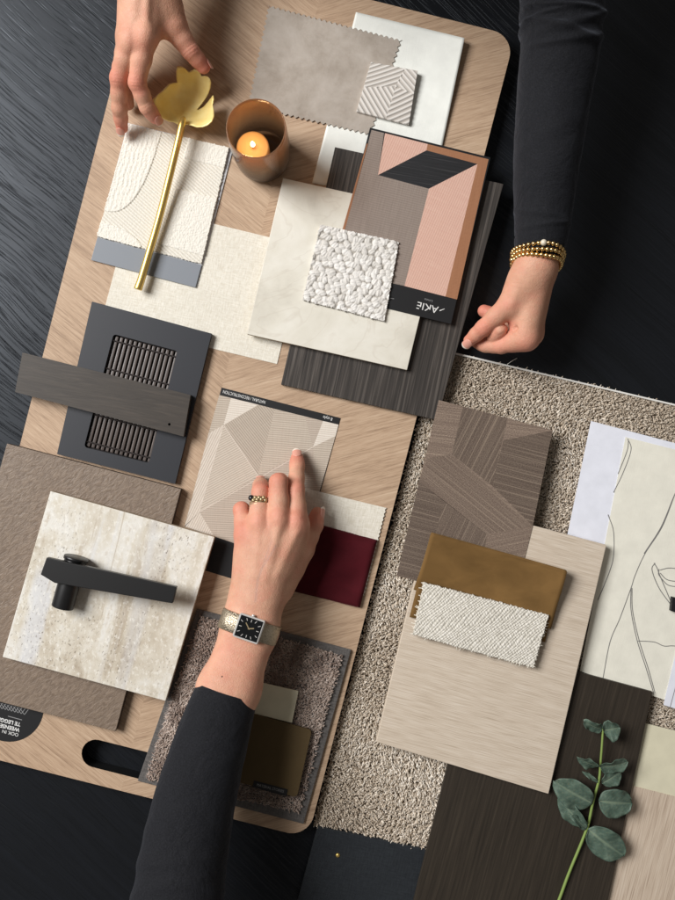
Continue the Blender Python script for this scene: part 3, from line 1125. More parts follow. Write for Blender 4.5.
# ------------------------------------------------------------------ hatched wallpaper card under the pointing hand
h_ = [
    M_hatch('hatch_white', lin(232, 224, 212), lin(204, 192, 178), 8, .0021, .55),
    M_hatch('hatch_taupe_steep', lin(196, 184, 168), lin(158, 144, 130), -38, .0021, .55),
    M_hatch('hatch_taupe_flat', lin(204, 192, 176), lin(168, 154, 139), 10, .0021, .55),
    M_hatch('hatch_sand_rise', lin(210, 199, 184), lin(176, 162, 147), 42, .0021, .55),
    M_hatch('hatch_rose', lin(199, 186, 171), lin(166, 151, 137), 12, .0021, .55),
    M_hatch('hatch_ivory', lin(224, 214, 200), lin(188, 174, 160), 78, .0021, .55),
]
BC = [(221.5, 387.5), (340.5, 418), (300, 566), (184.5, 526.5)]
V1, V2, V3, V4 = (258, 475.5), (223.5, 425), (313, 447), (199.5, 512)
pt = [
    ([(219.3, 395), (231, 398), (223.5, 425), (208.5, 433.5)], 3),
    ([(231, 398), (258, 404.6), V2], 1),
    ([(258, 404.6), (275, 409), V1, V2], 2),
    ([(275, 409), (305, 416.4), V3, V1], 3),
    ([(305, 416.4), (323, 421), V3], 5),
    ([(323, 421), (338.5, 424.6), (335.5, 436), V3], 1),
    ([V2, V1, V4], 4),
    ([(208.5, 433.5), V2, V4, (184.8, 526)], 6),
    ([V4, V1, V3, (318, 497), (300, 565.5), (214, 536.3)], 5),
    ([V3, (335.5, 436), (318, 497)], 3),
    ([V4, (214, 536.3), (185, 526.6)], 6),
]
f_ = frame_px(BC, mmv(18.25), mmv(18.65))
bcard = slab('wallpaper_card', BC, mmv(18.25), mmv(18.65), [MT['black_print']] + h_, f_, None, .0001, pt)
tag(bcard, 'beige wallpaper card of hatched triangles under the pointing hand', 'wallpaper sample')
zt = mmv(18.8)
text('lettering', 'NATURAL / RECONSTRUCTION', 265.5, 402.3, zt, .0043, 180 - 14.4, MT['white_print'], f_, bcard, 'LEFT', .70)
text('lettering', '8 style', 332.5, 419.3, zt, .0043, 180 - 14.4, MT['white_print'], f_, bcard, 'LEFT', .85)
# white joint lines of the print
V, F = [], []
for (p, q_) in ((V4, V3), (V2, V4), (V2, (258, 404.6)), (V2, V1)):
    dx, dy = q_[0] - p[0], q_[1] - p[1]; l = math.hypot(dx, dy); nx_, ny_ = -dy / l * .3, dx / l * .3
    b = len(V)
    V += [P(p[0] + nx_, p[1] + ny_, zt), P(p[0] - nx_, p[1] - ny_, zt), P(q_[0] - nx_, q_[1] - ny_, zt), P(q_[0] + nx_, q_[1] + ny_, zt)]
    F.append((b, b + 1, b + 2, b + 3))
mk('pattern_line', V, F, M_paper('line_print', lin(218, 206, 192)), f_, bcard)

tag(slab('card', [(196, 530), (262, 550), (256, 586), (190, 566)], mmv(18.03), mmv(18.15), MT['black_print'], bev=0),
    'plain black card peeking out between travertine tile and wrist', 'card')


# ------------------------------------------------------------------ cream scalloped cloth and wine velvet
sp = [(296, 486), (386.5, 508), (364.5, 596), (280, 570)]
f_ = frame_px(sp, mmv(18.8), mmv(19.5))
bm = bmesh.new()
prism(bm, pinked(sp, .004, .0012, .0195, (1,)), mmv(18.85), mmv(19.6))
tag(from_bm('fabric_swatch', bm, MT['cream_cloth'], f_), 'cream cloth swatch with a scalloped right edge under the wine red velvet', 'fabric swatch')


def soft_slab(S, T, X, Y, thick, r=.003, wob=.0006, seed=0):
    W, L = X.max(), Y.max()
    d = np.minimum(np.minimum(X, W - X), np.minimum(Y, L - Y))
    e = np.clip(d / r, 0, 1)
    return -thick * (1 - np.sqrt(np.clip(1 - (1 - e) ** 2, 0, 1))) + wob * (np.sin(X * 70 + seed) * np.sin(Y * 90 + seed * 2) + .5 * np.sin(X * 160 + Y * 120))


WV = [(252, 507), (377.5, 540.5), (360, 608.5), (231, 577)]
wv_ = relief('fabric_swatch', WV, mmv(19.7), mmv(25), 90, 64, lambda S, T, X, Y: soft_slab(S, T, X, Y, .0042, .0055, .0012) + .0022 * np.sin(X * 38 + Y * 30) * np.sin(np.pi * S) ** .5, MT['wine'])
tag(wv_, 'wine red velvet swatch beside the wrist with the watch', 'fabric swatch')


# ------------------------------------------------------------------ pile carpets
def in_poly(x, y, poly):
    c = np.zeros(x.shape, bool)
    n = len(poly)
    for i in range(n):
        (ax_, ay), (bx, by) = poly[i], poly[i - 1]
        cond = ((ay > y) != (by > y))
        with np.errstate(divide='ignore', invalid='ignore'):
            xx = (bx - ax_) * (y - ay) / (by - ay) + ax_
        c ^= cond & (x < xx)
    return c


def pile(name, poly_px, z0, hgt, pitch, rad, mat, fr, parent, skip=(), lean=.45, segs=2):
    w = [P(x, y, z0 + hgt) for x, y in poly_px]
    xs = [p.x for p in w]; ys = [p.y for p in w]
    gx, gy = np.meshgrid(np.arange(min(xs), max(xs), pitch), np.arange(min(ys), max(ys), pitch))
    gx = gx.ravel() + rng.uniform(-.5, .5, gx.size) * pitch
    gy = gy.ravel() + rng.uniform(-.5, .5, gy.size) * pitch
    ok = in_poly(gx, gy, [(p.x, p.y) for p in w])
    for s in skip:
        sw = [P(x, y, z0 + hgt) for x, y in s]
        c = sum(sw, Vector()) / len(sw)
        sw = [c + (p - c) * .86 for p in sw]
        ok &= ~in_poly(gx, gy, [(p.x, p.y) for p in sw])
    gx, gy = gx[ok], gy[ok]; n = len(gx)
    # lean follows a slow swirl so the pile shows light and dark patches
    sw = np.sin(gx * 31 + 1.3 * np.sin(gy * 23)) + np.sin(gy * 37 + gx * 11)
    la = rng.uniform(0, 2 * np.pi, n) * .62 + sw * 1.1
    lm = lean * hgt * rng.uniform(.3, 1.5, n)
    hh = hgt * rng.uniform(.72, 1.12, n) * (1 + .06 * sw)
    base = np.stack([gx, gy, np.full(n, z0)], -1)
    dirv = np.stack([np.cos(la) * lm, np.sin(la) * lm, hh], -1)
    k = 4
    V = np.zeros((n, (segs + 1) * k, 3)); tone = np.zeros((n, (segs + 1) * k))
    t0 = rng.uniform(0, 1, n)
    for s in range(segs + 1):
        f = s / segs
        c = base + dirv * np.array([f ** 1.5, f ** 1.5, 1.0])[None] * np.array([1, 1, f])[None]
        r = rad * (1.0 if s < segs else .45) * rng.uniform(.8, 1.25, n)
        for j in range(k):
            a = 2 * np.pi * j / k + f * 1.2 + la
            V[:, s * k + j, 0] = c[:, 0] + r * np.cos(a)
            V[:, s * k + j, 1] = c[:, 1] + r * np.sin(a)
            V[:, s * k + j, 2] = c[:, 2]
            tone[:, s * k + j] = np.clip(.22 + .62 * t0 ** 1.1 + .09 * sw, 0, 1)
    off = (np.arange(n) * (segs + 1) * k)[:, None, None]
    fl = []
    for s in range(segs):
        for j in range(k):
            j2 = (j + 1) % k
            fl.append((s * k + j, s * k + j2, (s + 1) * k + j2, (s + 1) * k + j))
    fl.append(tuple(segs * k + j for j in range(k)))
    F = (np.array(fl)[None] + off).reshape(-1, 4)
    o = mk(name, V.reshape(-1, 3), F, mat, fr, parent, True, attr={'tone': tone.ravel()})
    tag(o, kind='stuff')
    return o


CP = [(439, 350.5), (720, 416), (720, 912), (313.5, 825.5), (413, 445)]
cfr = frame_px([(444, 351), (720, 416), (720, 912), (319, 826)], .0003, .012)
ct = thing('carpet_sample', 'large beige shaggy carpet sample with a riveted navy header beside the oak board', 'carpet sample', cfr)
cz = mmv(4)
slab('backing', CP, .0003, cz, MT['carpet_back'], cfr, ct, 0)
slab('edge_binding', [(440, 348.9), (720, 414.6), (720, 416.4), (439.5, 350.6)], .0003, mmv(10.5), MT['carpet_edge'], cfr, ct, .0004)
pile('pile', CP, cz - .0005, mmv(6.6), .00142, .00088, MT['carpet'], cfr, ct,
     skip=[[(434, 499), (606, 545), (548, 794), (376, 742)], [(575, 668), (652, 692), (608, 900), (440, 880)], [(440, 400), (553, 430), (527, 556), (397, 575)],
           [(600, 445), (720, 470), (720, 690), (585, 660)]])
hd = slab('header_band', [(318, 826.5), (720, 912.5), (700, 990), (297, 905)], .0004, mmv(10), MT['navy'], cfr, ct, .0008)
v, f = sphere_geo(P(337.8, 855.2, mmv(10)), .0022, 16, 8, (1, 1, .7))
mk('rivet', v, f, MT['brass'], cfr, hd, True)
# a loose fibre on the carpet's top edge
tube('loose_thread', catmull([P(507, 364.5, mmv(13)), P(512, 361, mmv(15)), P(517, 358.2, mmv(14))], 8), .0003, MT['carpet_edge'], cfr, ct, 5)

# brown rug sample on the board
RG = [(197, 609), (351, 650), (303.5, 824), (137.5, 781)]
rfr = frame_px(RG, mmv(18.2), mmv(21))
rt = thing('carpet_sample', 'mauve brown shimmering rug sample with grey binding beneath the forearm', 'carpet sample', rfr)
slab('binding', RG, mmv(18.2), mmv(21.5), MT['rug_border'], rfr, rt, .0006)
pile('pile', [(200, 617), (343, 657), (298.5, 813.5), (145, 780)], mmv(20.8), mmv(4.6), .00115, .00075, MT['rug'], rfr, rt, lean=.55,
     skip=[[(245, 712), (312, 730), (297, 797), (238, 783)]])
slab('small_sample', [(250, 680), (298.5, 691), (292, 723), (243, 711)], mmv(26.6), mmv(28), MT['cream_card'], bev=.0004)
tag(bpy.data.objects['small_sample'], 'small cream rectangular sample tucked behind the forearm on the rug', 'sample')
bpy.data.objects['small_sample'].name = 'color_chip'
OL = [(243, 711.5), (312, 730), (297, 797.5), (237, 782)]
f_ = frame_px(OL, mmv(28.1), mmv(30.5))
bm = bmesh.new()
prism(bm, rounded([P(x, y, mmv(30.5)) for x, y in OL], [.004] * 4, 5), mmv(28.1), mmv(30.5), 0, .0004)
ol = from_bm('color_chip', bm, MT['olive'], f_)
tag(ol, 'olive brown square chip with a black label strip on the rug', 'sample')
slab('label_strip', [(254, 780.5), (288, 789.5), (286.3, 796.5), (252.5, 787)], mmv(30.55), mmv(30.9), MT['black_print'], f_, ol, 0)
text('lettering', 'MATERIAL STORIES', 270.3, 788.2, mmv(31.0), .0036, -14.5, MT['grey_print'], f_, ol, 'CENTER', .88)

# ------------------------------------------------------------------ things on the carpet
d1, d2, d3 = lin(126, 111, 100), lin(84, 72, 64), lin(150, 135, 121)
def M_brown(name, k, rot):
    m = Mat(name, g(.3), .75, .25)
    n = m.noise(m.co((9, 1300, 1), rot), 1, 2, .5)
    w = m.noise(m.co((900, 1100, 1), rot), 1, 2)
    th = m.noise(m.co((3, 800, 1), rot, (.7, 0, 0)), 1, 0)
    f = m.math('ADD', m.math('MULTIPLY', n, .4), m.math('MULTIPLY', w, .6))
    c = m.ramp(f, [(.34, scale_c(lin(88, 74, 65), k)), (.5, scale_c(lin(112, 97, 86), k)), (.66, scale_c(lin(142, 126, 111), k))])
    c = m.mix(m.math('MULTIPLY', m.ramp(th, [(.62, g(0)), (.68, g(1))]), .36), c, lin(172, 154, 135))
    m.color(c); m.bump(f, .4, .0006)
    return m.m


b_ = [M_brown('brown_flat_light', 1.3, 8), M_brown('brown_upright', .85, 78), M_brown('brown_flat_dark', .8, 0), M_brown('brown_falling', 1.1, -24),
      M_brown('brown_steep', .9, 80), M_brown('brown_rising', 1.25, 27)]
zq = lambda x, y: (390 + x / 3.97, 395 + y / 3.97)
BR = [(438.8, 400), (553, 430.3), (524, 570), (396, 577)]
BR = [(438.8, 400), (553, 430.3), (516, 590), (400, 560)]
BR = [(438.8, 400), (553, 430.3), (513, 604), (396.5, 576)]
pt = [
    ([zq(193, 20), zq(290, 46), zq(245, 235), zq(150, 250), zq(142, 240)], 1),
    ([zq(290, 46), zq(466, 93), zq(405, 360), zq(245, 235)], 2),
    ([zq(466, 93), zq(645, 141), zq(450, 180)], 1),
    ([zq(450, 180), zq(645, 141), zq(567, 520), zq(405, 360)], 3),
    ([zq(150, 250), zq(245, 235), zq(567, 520), zq(385, 552), zq(115, 345)], 4),
    ([zq(115, 345), zq(215, 420), zq(165, 620), zq(110, 740), zq(27, 715)], 3),
    ([zq(215, 420), zq(385, 552), zq(350, 800), zq(110, 740), zq(165, 620)], 5),
    ([zq(385, 552), zq(567, 520), zq(490, 828), zq(350, 795)], 6),
]
f_ = frame_px(BR, mmv(26.1), mmv(26.5))
br = slab('wallpaper_card', BR, mmv(26.1), mmv(26.5), [b_[0]] + b_, f_, None, .0001, pt)
tag(br, 'dark brown wallpaper card woven in angled stripes under the bronze velvet', 'wallpaper sample')

tag(slab('paper', [(591, 421), (720, 455), (690, 590), (563, 556)], mmv(13.2), mmv(13.5), MT['copy_paper'], bev=0),
    'plain white printer paper under the line drawing', 'paper')
# line drawing sheet
AR = [(625.5, 437), (760, 471), (712, 716), (580, 671)]
f_ = frame_px(AR, mmv(13.8), mmv(14.1))
bm = bmesh.new()
prism(bm, [P(x, y, mmv(14.1)) for x, y in AR], mmv(13.8), mmv(14.1))


def ribbon(bm, pts, w, z, mi):
    p = catmull(np.array([[a, b] for a, b in pts], float), 10 * len(pts))
    t = np.gradient(p, axis=0); t /= np.linalg.norm(t, axis=1)[:, None] + 1e-9
    nr = np.stack([-t[:, 1], t[:, 0]], -1)
    L = [bm.verts.new(P(*(a + b * w / 2), z)) for a, b in zip(p, nr)]
    R = [bm.verts.new(P(*(a - b * w / 2), z)) for a, b in zip(p, nr)]
    for i in range(len(p) - 1):
        f = bm.faces.new((L[i], L[i + 1], R[i + 1], R[i])); f.normal_update()
        if f.normal.z < 0: f.normal_flip()
        f.material_index = mi


k = 0
for pts in ([(627.7, 438.7), (631, 450), (623, 473), (613.5, 492.5)], [(628.5, 440), (627, 451), (618, 474)],
            [(608, 514.5), (613.5, 531.6), (613.5, 556), (609, 573), (598, 600)],
            [(674.6, 495), (662, 527), (645, 553.6), (635, 575.6), (631, 588), (620, 618), (610, 642), (603, 678)],
            [(686, 470), (674.0, 496), (661, 527), (644, 553.6)],
            [(631, 588), (631, 610), (637, 640), (646, 668), (653.6, 693)], [(632, 588), (632.5, 610), (639, 640), (648, 668), (655, 693)],
            [(638, 641), (654, 642), (664, 646), (675, 646), (700, 650)],
            [(655, 563), (652, 570), (659, 588), (671, 605)], [(654, 563), (657, 568), (660, 576), (671, 602)],
            [(660, 570), (670, 568), (685, 570)], [(660, 573), (668, 580), (685, 582)], [(660, 577), (668, 585), (680, 587)], [(659, 569), (658.5, 574), (661, 578)]):
    k += 1
    ribbon(bm, pts, .75, mmv(14.1) + .0001 + .00002 * k, 1)
tag(from_bm('drawing_sheet', bm, [MT['art_paper'], MT['ink']], f_), 'cream sheet with a fine grey line drawing at the right edge of the photo', 'drawing')
f_ = frame_px([(683, 640), (700, 645), (690, 720), (663, 705)], mmv(14.6), mmv(14.9))
pp = slab('paper', [(681, 630), (720, 640), (700, 716), (663.5, 705)], mmv(14.6), mmv(14.9), MT['copy_paper'], f_, bev=0)
tag(pp, 'corner of bluish white paper lying on the line drawing', 'paper')
mk('printed_line', [P(x, y, mmv(15)) for x, y in ((676, 684), (676.6, 684.2), (670.5, 707), (669.9, 706.8))], [(0, 1, 2, 3)], MT['ink'], f_, pp)
tag(slab('card', [(672.5, 597), (710, 606), (706, 622), (671, 611)], mmv(14.6), mmv(20), MT['black_print']),
    'black block edge peeking in at the right side of the line drawing', 'sample')

# bottom right: cream chip and pale decor
tag(slab('color_chip', [(640.5, 722), (720, 742), (706, 806), (622, 784)], mmv(13.2), mmv(13.6), MT['cream_card'], bev=0),
    'pale cream sample sheet right of the eucalyptus above the pale wood sample', 'sample')
tag(slab('wood_sample', [(622, 783), (720, 808), (690, 960), (590, 935)], mmv(13.8), mmv(14.2), MT['beige_wood2'], bev=.0001),
    'pale beige wood grain sample in the bottom right corner', 'wood panel')

# umber panel
tag(slab('wood_sample', [(478, 645), (652.5, 692), (594, 965), (410, 915)], mmv(14.4), mmv(19), MT['panel_umber'], bev=.0004),
    'dark umber wood panel under the eucalyptus twig', 'wood panel')
# beige tile
tag(slab('wood_sample', [(434, 499), (606.5, 545), (548.5, 794), (376, 742)], mmv(19.2), mmv(26), [MT['beige_wood'], MT['beige_wood']], bev=.0007),
    'beige wood grain panel under the bronze velvet and the white woven cloth', 'wood panel')


# folded bronze velvet: two layers joined at a rolled top fold
def folded(name, top4, low4, z0, th, gap, mat, label):
    fr = frame_px(top4, z0, z0 + 2 * th + gap)
    n = 40; rows = []
    zt_ = z0 + 2 * th + gap
    for t in np.linspace(1, 0, 22):            # lower layer, from its free edge up to the fold
        rows.append((low4, t, z0 + th))
    for a in np.linspace(-1, 1, 9)[1:-1]:
        rows.append((None, a, None))
    for t in np.linspace(0, 1, 26):
        rows.append((top4, t, zt_))
    V = []
    for (q, t, z) in rows:
        for i in range(n):
            s = i / (n - 1)
            if q is not None:
                x, y = bil(q, np.array(s), np.array(t), z)
                w = .0016 * math.sin(s * 5.5 + t * 4) + .0009 * math.sin(s * 3 - t * 8) - .0016 * math.sin(math.pi * s) * (1 - t) + .0004 * math.sin(s * 17 - t * 7) + .011 * s ** 3 * (1 - t) ** 2 + .0025 * (1 - s) ** 6 * (1 - t)
                V.append((float(x), float(y), z + (w if q is top4 else 0) - (.0016 * (t ** 6) if q is top4 else 0)))
            else:
                xa, ya = bil(low4, np.array(s), np.array(0.0), z0 + th); xb, yb = bil(top4, np.array(s), np.array(0.0), zt_)
                f = (t + 1) / 2
                zz = z0 + th + (zt_ - z0 - th) * (.5 + .5 * math.sin(t * math.pi / 2))
                bul = .0022 * math.cos(t * math.pi / 2); zz += f * (.011 * s ** 3 + .0025 * (1 - s) ** 6)
                up = (P(*top4[0], zt_) - P(*top4[3], zt_)).normalized()
                V.append((float(xa) * (1 - f) + float(xb) * f + up.x * bul, float(ya) * (1 - f) + float(yb) * f + up.y * bul, zz))
    m = len(rows)
    F = [(j * n + i, j * n + i + 1, (j + 1) * n + i + 1, (j + 1) * n + i) for j in range(m - 1) for i in range(n - 1)]
    o = mk(name, V, F, mat, fr, None, True)
    md = o.modifiers.new('thickness', 'SOLIDIFY'); md.thickness = th * .9; md.offset = 0
    return tag(o, label, 'fabric swatch')


folded('fabric_swatch', [(431, 534), (564.5, 571), (551, 629), (414, 590)], [(430, 536), (560, 572), (545, 642), (409.5, 617)], mmv(26.8), .0014, .0016, MT['brown_velvet'],
       'folded bronze brown velvet swatch under the white woven cloth')

# white basket-weave cloth
WW = [(424, 582.5), (548.5, 615), (533.5, 668), (413, 634.5)]
_ww = None


def weave_field(S, T, X, Y):
    global _ww
    if _ww is not None: return _ww
    p = .0025
    cr, sr_ = math.cos(.62), math.sin(.62)
    wx = X * cr + Y * sr_ + .0009 * np.sin(Y * 210 + X * 90) + .0004 * np.sin(X * 620 + Y * 500) + .0002 * np.sin(X * 1900); wy = -X * sr_ + Y * cr + .0009 * np.sin(X * 190 - Y * 120) + .0004 * np.sin(Y * 700 + X * 300) + .0002 * np.sin(Y * 2100)
    i, j = np.floor(wx / p), np.floor(wy / p)
    u, v = wx / p - i - .5, wy / p - j - .5
    over = ((i + j) % 2) == 0
    hA = np.sqrt(np.clip(1 - (u * 2.0) ** 2, 0, 1)) * (1 - .55 * (v * 2) ** 2)
    hB = np.sqrt(np.clip(1 - (v * 2.0) ** 2, 0, 1)) * (1 - .55 * (u * 2) ** 2)
    h = np.where(over, hA, hB)
    rn = np.sin(i * 12.9898 + j * 78.233) * 43758.5453; rn = rn - np.floor(rn)
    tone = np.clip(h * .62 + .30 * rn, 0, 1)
    _ww = (h, tone)
    return _ww


def ww_h(S, T, X, Y):
    return .0013 * weave_field(S, T, X, Y)[0] + .0007 * np.sin(X * 42) + .0010 * (1 - T) ** 4 - .0012 * T ** 5


ww = relief('fabric_swatch', WW, mmv(32.4), mmv(35), 300, 140, ww_h, MT['woven'], edge=.00035, attr_fn=lambda S, T, X, Y: weave_field(S, T, X, Y)[1])
tag(ww, 'white basket weave cloth with frayed ends lying on the bronze velvet', 'fabric swatch')
wwfr = frame_px(WW, mmv(32.4), mmv(35))
parts = []
for k in range(70):
    e = rng.integers(0, 3)
    if e == 0: s, t, d = 1.0, rng.uniform(0, 1), (1, .24)
    elif e == 1: s, t, d = rng.uniform(0, 1), 1.0, (-.2, 1)
    else: s, t, d = 0.0, rng.uniform(0, 1), (-1, -.24)
    x, y = bil(WW, np.array(s), np.array(t), mmv(34.3))
    l = rng.uniform(.0012, .0042)
    dx, dy = d[0] + rng.normal() * .3, d[1] + rng.normal() * .3
    a = np.array([float(x) - dx * .001, float(y) + dy * .001, mmv(34)])
    b = a + np.array([dx * l, -dy * l, -.001 + rng.normal() * .0008])
    parts.append(tube_geo([a, (a + b) / 2 + rng.normal(size=3) * .0003, b], [.0005, .00045, .0003], 5))
V, F = merge(parts)
tag(mk('fringe', V, F, MT['cream_cloth'], wwfr, ww, True), kind='stuff')


# ------------------------------------------------------------------ gold leaf spoon
fr = Frame([P(181, 123, .03), P(138, 288, .03)], mmv(18.4))
spn = thing('serving_spoon', 'gold ginkgo leaf spoon held by the upper left hand', 'spoon', fr)
zz = lambda x, y: (100 + x / 5.625, y / 5.625)
OUT = [zz(*q) for q in [(443, 703), (415, 688), (388, 684), (352, 668), (322, 648), (302, 618), (290, 585), (302, 555), (325, 530), (350, 512), (368, 492), (388, 472), (410, 466), (432, 463),
                        (428, 430), (428, 398), (434, 376), (448, 371), (465, 376), (482, 386), (492, 398), (503, 404), (515, 396), (530, 389), (548, 392), (562, 404), (568, 420), (574, 428), (590, 425),
                        (606, 428), (620, 442), (626, 465), (622, 495), (612, 525), (596, 555), (575, 585), (548, 618), (556, 622), (585, 605), (612, 575), (640, 537), (643, 560), (636, 590),
                        (642, 620), (644, 655), (632, 685), (608, 706), (578, 717), (545, 718), (515, 708), (490, 702), (468, 704)]]
zr = mmv(40)
dense = []
for i in range(len(OUT)):
    a, b = OUT[i], OUT[(i + 1) % len(OUT)]
    n = max(1, int(math.hypot(b[0] - a[0], b[1] - a[1]) / 1.2))
    for k in range(n): dense.append((a[0] + (b[0] - a[0]) * k / n, a[1] + (b[1] - a[1]) * k / n))
gx, gy = np.meshgrid(np.arange(148, 218, 1.5), np.arange(62, 132, 1.5))
gx, gy = gx.ravel(), gy.ravel()
ins = in_poly(gx, gy, dense)
dd = np.min(np.hypot(gx[:, None] - np.array(dense)[None, :, 0], gy[:, None] - np.array(dense)[None, :, 1]), axis=1)
ok = ins & (dd > .7)
pts2 = [Vector(p) for p in dense] + [Vector((x, y)) for x, y in zip(gx[ok], gy[ok])]
nd = len(dense)
vv, ee, ff, *_ = delaunay_2d_cdt(pts2, [(i, (i + 1) % nd) for i in range(nd)], [], 1, 1e-5)
V = []
for p in vv:
    r2 = ((p.x - 188) / 30) ** 2 + ((p.y - 101) / 31) ** 2
    z = .0215 + .021 * min(r2, 1.25) ** 1.15
    # soft flutes fanning from the neck
    an = math.atan2(p.y - 128, p.x - 183)
    z += .0009 * math.sin(an * 16) * min(r2, 1)
    V.append(P(p.x, p.y, z))
bo_ = mk('bowl', V, [tuple(f) for f in ff if in_poly(np.array([sum(vv[i].x for i in f) / len(f)]), np.array([sum(vv[i].y for i in f) / len(f)]), dense)[0]], MT['gold_bowl'], fr, spn, True)
md = bo_.modifiers.new('thickness', 'SOLIDIFY'); md.thickness = .0011; md.offset = -1
pth = catmull([P(183.5, 118, .037), P(182, 124, .0395), P(178.5, 140, .0385), P(170, 175, .034), P(160, 215, .030), P(150, 250, .0285), P(142, 277, .0282), P(139, 286, .0282), P(137.8, 289.5, .0282)], 46)
nr = len(pth)
rad = [.0022 + .0012 * min(1, i / 6) + .0009 * (i / nr) ** 3 for i in range(nr)]
rad[-1] *= .75
tube('handle', pth, rad, MT['brass'], fr, spn, 20)

# ------------------------------------------------------------------ candle in an amber glass
gc = P(263.5, 158, ZB + .0002)
gfr = Frame([gc, gc + Vector((.01, 0, 0))], ZB + .0002)
cg = thing('candle_holder', 'amber glass tumbler with smoky base standing on the oak board', 'candle holder', gfr)
prof = [(.0001, 0), (.018, 0), (.0225, .0008), (.0248, .003), (.0262, .008), (.0272, .022), (.0276, .040), (.0274, .060), (.0270, .076), (.0267, .0806), (.0262, .082), (.0256, .0812),
        (.0256, .076), (.0260, .060), (.0262, .040), (.0257, .022), (.0247, .009), (.0228, .0055), (.015, .0045), (.0001, .0045)]
v, f = lathe_geo(gc, prof, 72)
mk('glass', v, f, MT['glass'], gfr, cg, True)
wc = gc + Vector((-.0075, -.0005, .0052))
wfr_ = Frame([wc, wc + Vector((.01, 0, 0))], wc.z)
cw = thing('candle', 'lit orange candle inside the amber glass', 'candle', wfr_)
prof = [(.0001, 0), (.0145, 0), (.0152, .001), (.0154, .026), (.0150, .0275), (.0138, .0280), (.008, .0272), (.0001, .0270)]
v, f = lathe_geo(wc, prof, 48)
mk('wax', v, f, MT['wax'], wfr_, cw, True)
tube('wick', [wc + Vector((0, 0, .0268)), wc + Vector((.0003, 0, .0300)), wc + Vector((.0008, 0, .0325))], .0006, MT['wick'], wfr_, cw, 6)
prof = [(.0001, 0), (.0012, .0008), (.0021, .003), (.0020, .0055), (.0012, .009), (.0001, .0125)]
v, f = lathe_geo(wc + Vector((.0008, 0, .0315)), prof, 16)
mk('flame', v, f, MT['flame'], wfr_, cw, True)
pl = bpy.data.lights.new('candle_light', 'POINT')
pl.energy = .016; pl.color = (1, .60, .26); pl.shadow_soft_size = .003
plo = bpy.data.objects.new('candle_light', pl); COL.objects.link(plo)
plo.location = wc + Vector((0, 0, .047))

# ------------------------------------------------------------------ eucalyptus twig
efr = Frame([P(559, 900, .022), P(603, 730, .022)], mmv(19.1))
eu = thing('eucalyptus_twig', 'green eucalyptus twig lying on the dark umber panel', 'plant', efr)
stm = [(545, 935, 22), (559, 900, 21.5), (569, 873, 22), (586.7, 829, 24), (593, 802, 26), (599, 780, 28), (600.5, 764, 29), (602, 745, 30), (603, 729, 31)]
p = catmull([P(x, y, mmv(z)) for x, y, z in stm], 60)
tube('stem', p, list(np.linspace(.0016, .0010, 60)), MT['stem'], efr, eu, 10)


def leaf(base, tip, width, zb, zt, cup, roll, fr, parent):
    a = np.array(P(*base, mmv(zb))); b = np.array(P(*tip, mmv(zt)))
    L = np.linalg.norm(b - a); d = (b - a) / L
    up = np.array([0, 0, 1.0]); s = np.cross(up, d); s /= np.linalg.norm(s)
    up2 = np.cross(d, s)
    s, up2 = s * math.cos(roll) + up2 * math.sin(roll), up2 * math.cos(roll) - s * math.sin(roll)
    w = width * .001 * .5
    V, rib = [], []
    nu, nv = 22, 15
    for i in range(nu):
        t = i / (nu - 1)
        ww_ = w * (math.sin(math.pi * t ** .9) ** .52) * (1 - .06 * t) + .0003
        for j in range(nv):
            q = j / (nv - 1) * 2 - 1
            wav = .0016 * math.sin(t * 8 + q * 2 + base[0]) * abs(q) ** 1.5 + .0007 * math.sin(t * 19 + base[1]) * q * q
            z = cup * (q * q) * ww_ - .06 * L * math.sin(math.pi * t) * (-1) + wav - .0005 * math.exp(-(q / .12) ** 2)
            V.append(a + d * L * t + s * ww_ * q + up2 * z)
            rib.append(math.exp(-(q / .075) ** 2) * (1 - .6 * t) + .35 * max(0, math.sin((t * 7 - abs(q) * 1.6) * 6.28)) ** 10)
    F = [(i * nv + j, i * nv + j + 1, (i + 1) * nv + j + 1, (i + 1) * nv + j) for i in range(nu - 1) for j in range(nv - 1)]
    o = mk('leaf', V, F, MT['leaf'], fr, parent, True, attr={'rib': rib})
    md = o.modifiers.new('thickness', 'SOLIDIFY'); md.thickness = .0005
    return o


for args in (((585.5, 827), (559, 797), 19, 24, 22, .15, -.5), ((588, 829), (624, 856), 31, 25, 24, .12, .15), ((592, 803), (554, 781), 29, 28, 27, .18, -.15),
             ((599, 801), (632, 803), 31, 27, 26, .12, .1), ((602, 783), (621, 771), 17, 28, 26, .15, .1), ((600, 767), (628, 761), 19, 30, 33, .25, .5),
             ((599, 766), (577.5, 757), 13, 30, 34, .2, -.7), ((603, 730), (620, 727), 23, 31, 36, .25, .25), ((602, 729), (583.5, 721), 12, 31, 38, .2, -.4),
             ((598, 782), (583, 771.5), 4, 28, 30, .1, 0), ((586, 829), (571, 815), 8, 25, 29, .1, .3)):
    leaf(*args, efr, eu)


# ------------------------------------------------------------------ hands by implicit surfaces
def smin(a, b, k):
    h = np.clip(.5 + .5 * (b - a) / k, 0, 1)
    return b * (1 - h) + a * h - k * h * (1 - h)


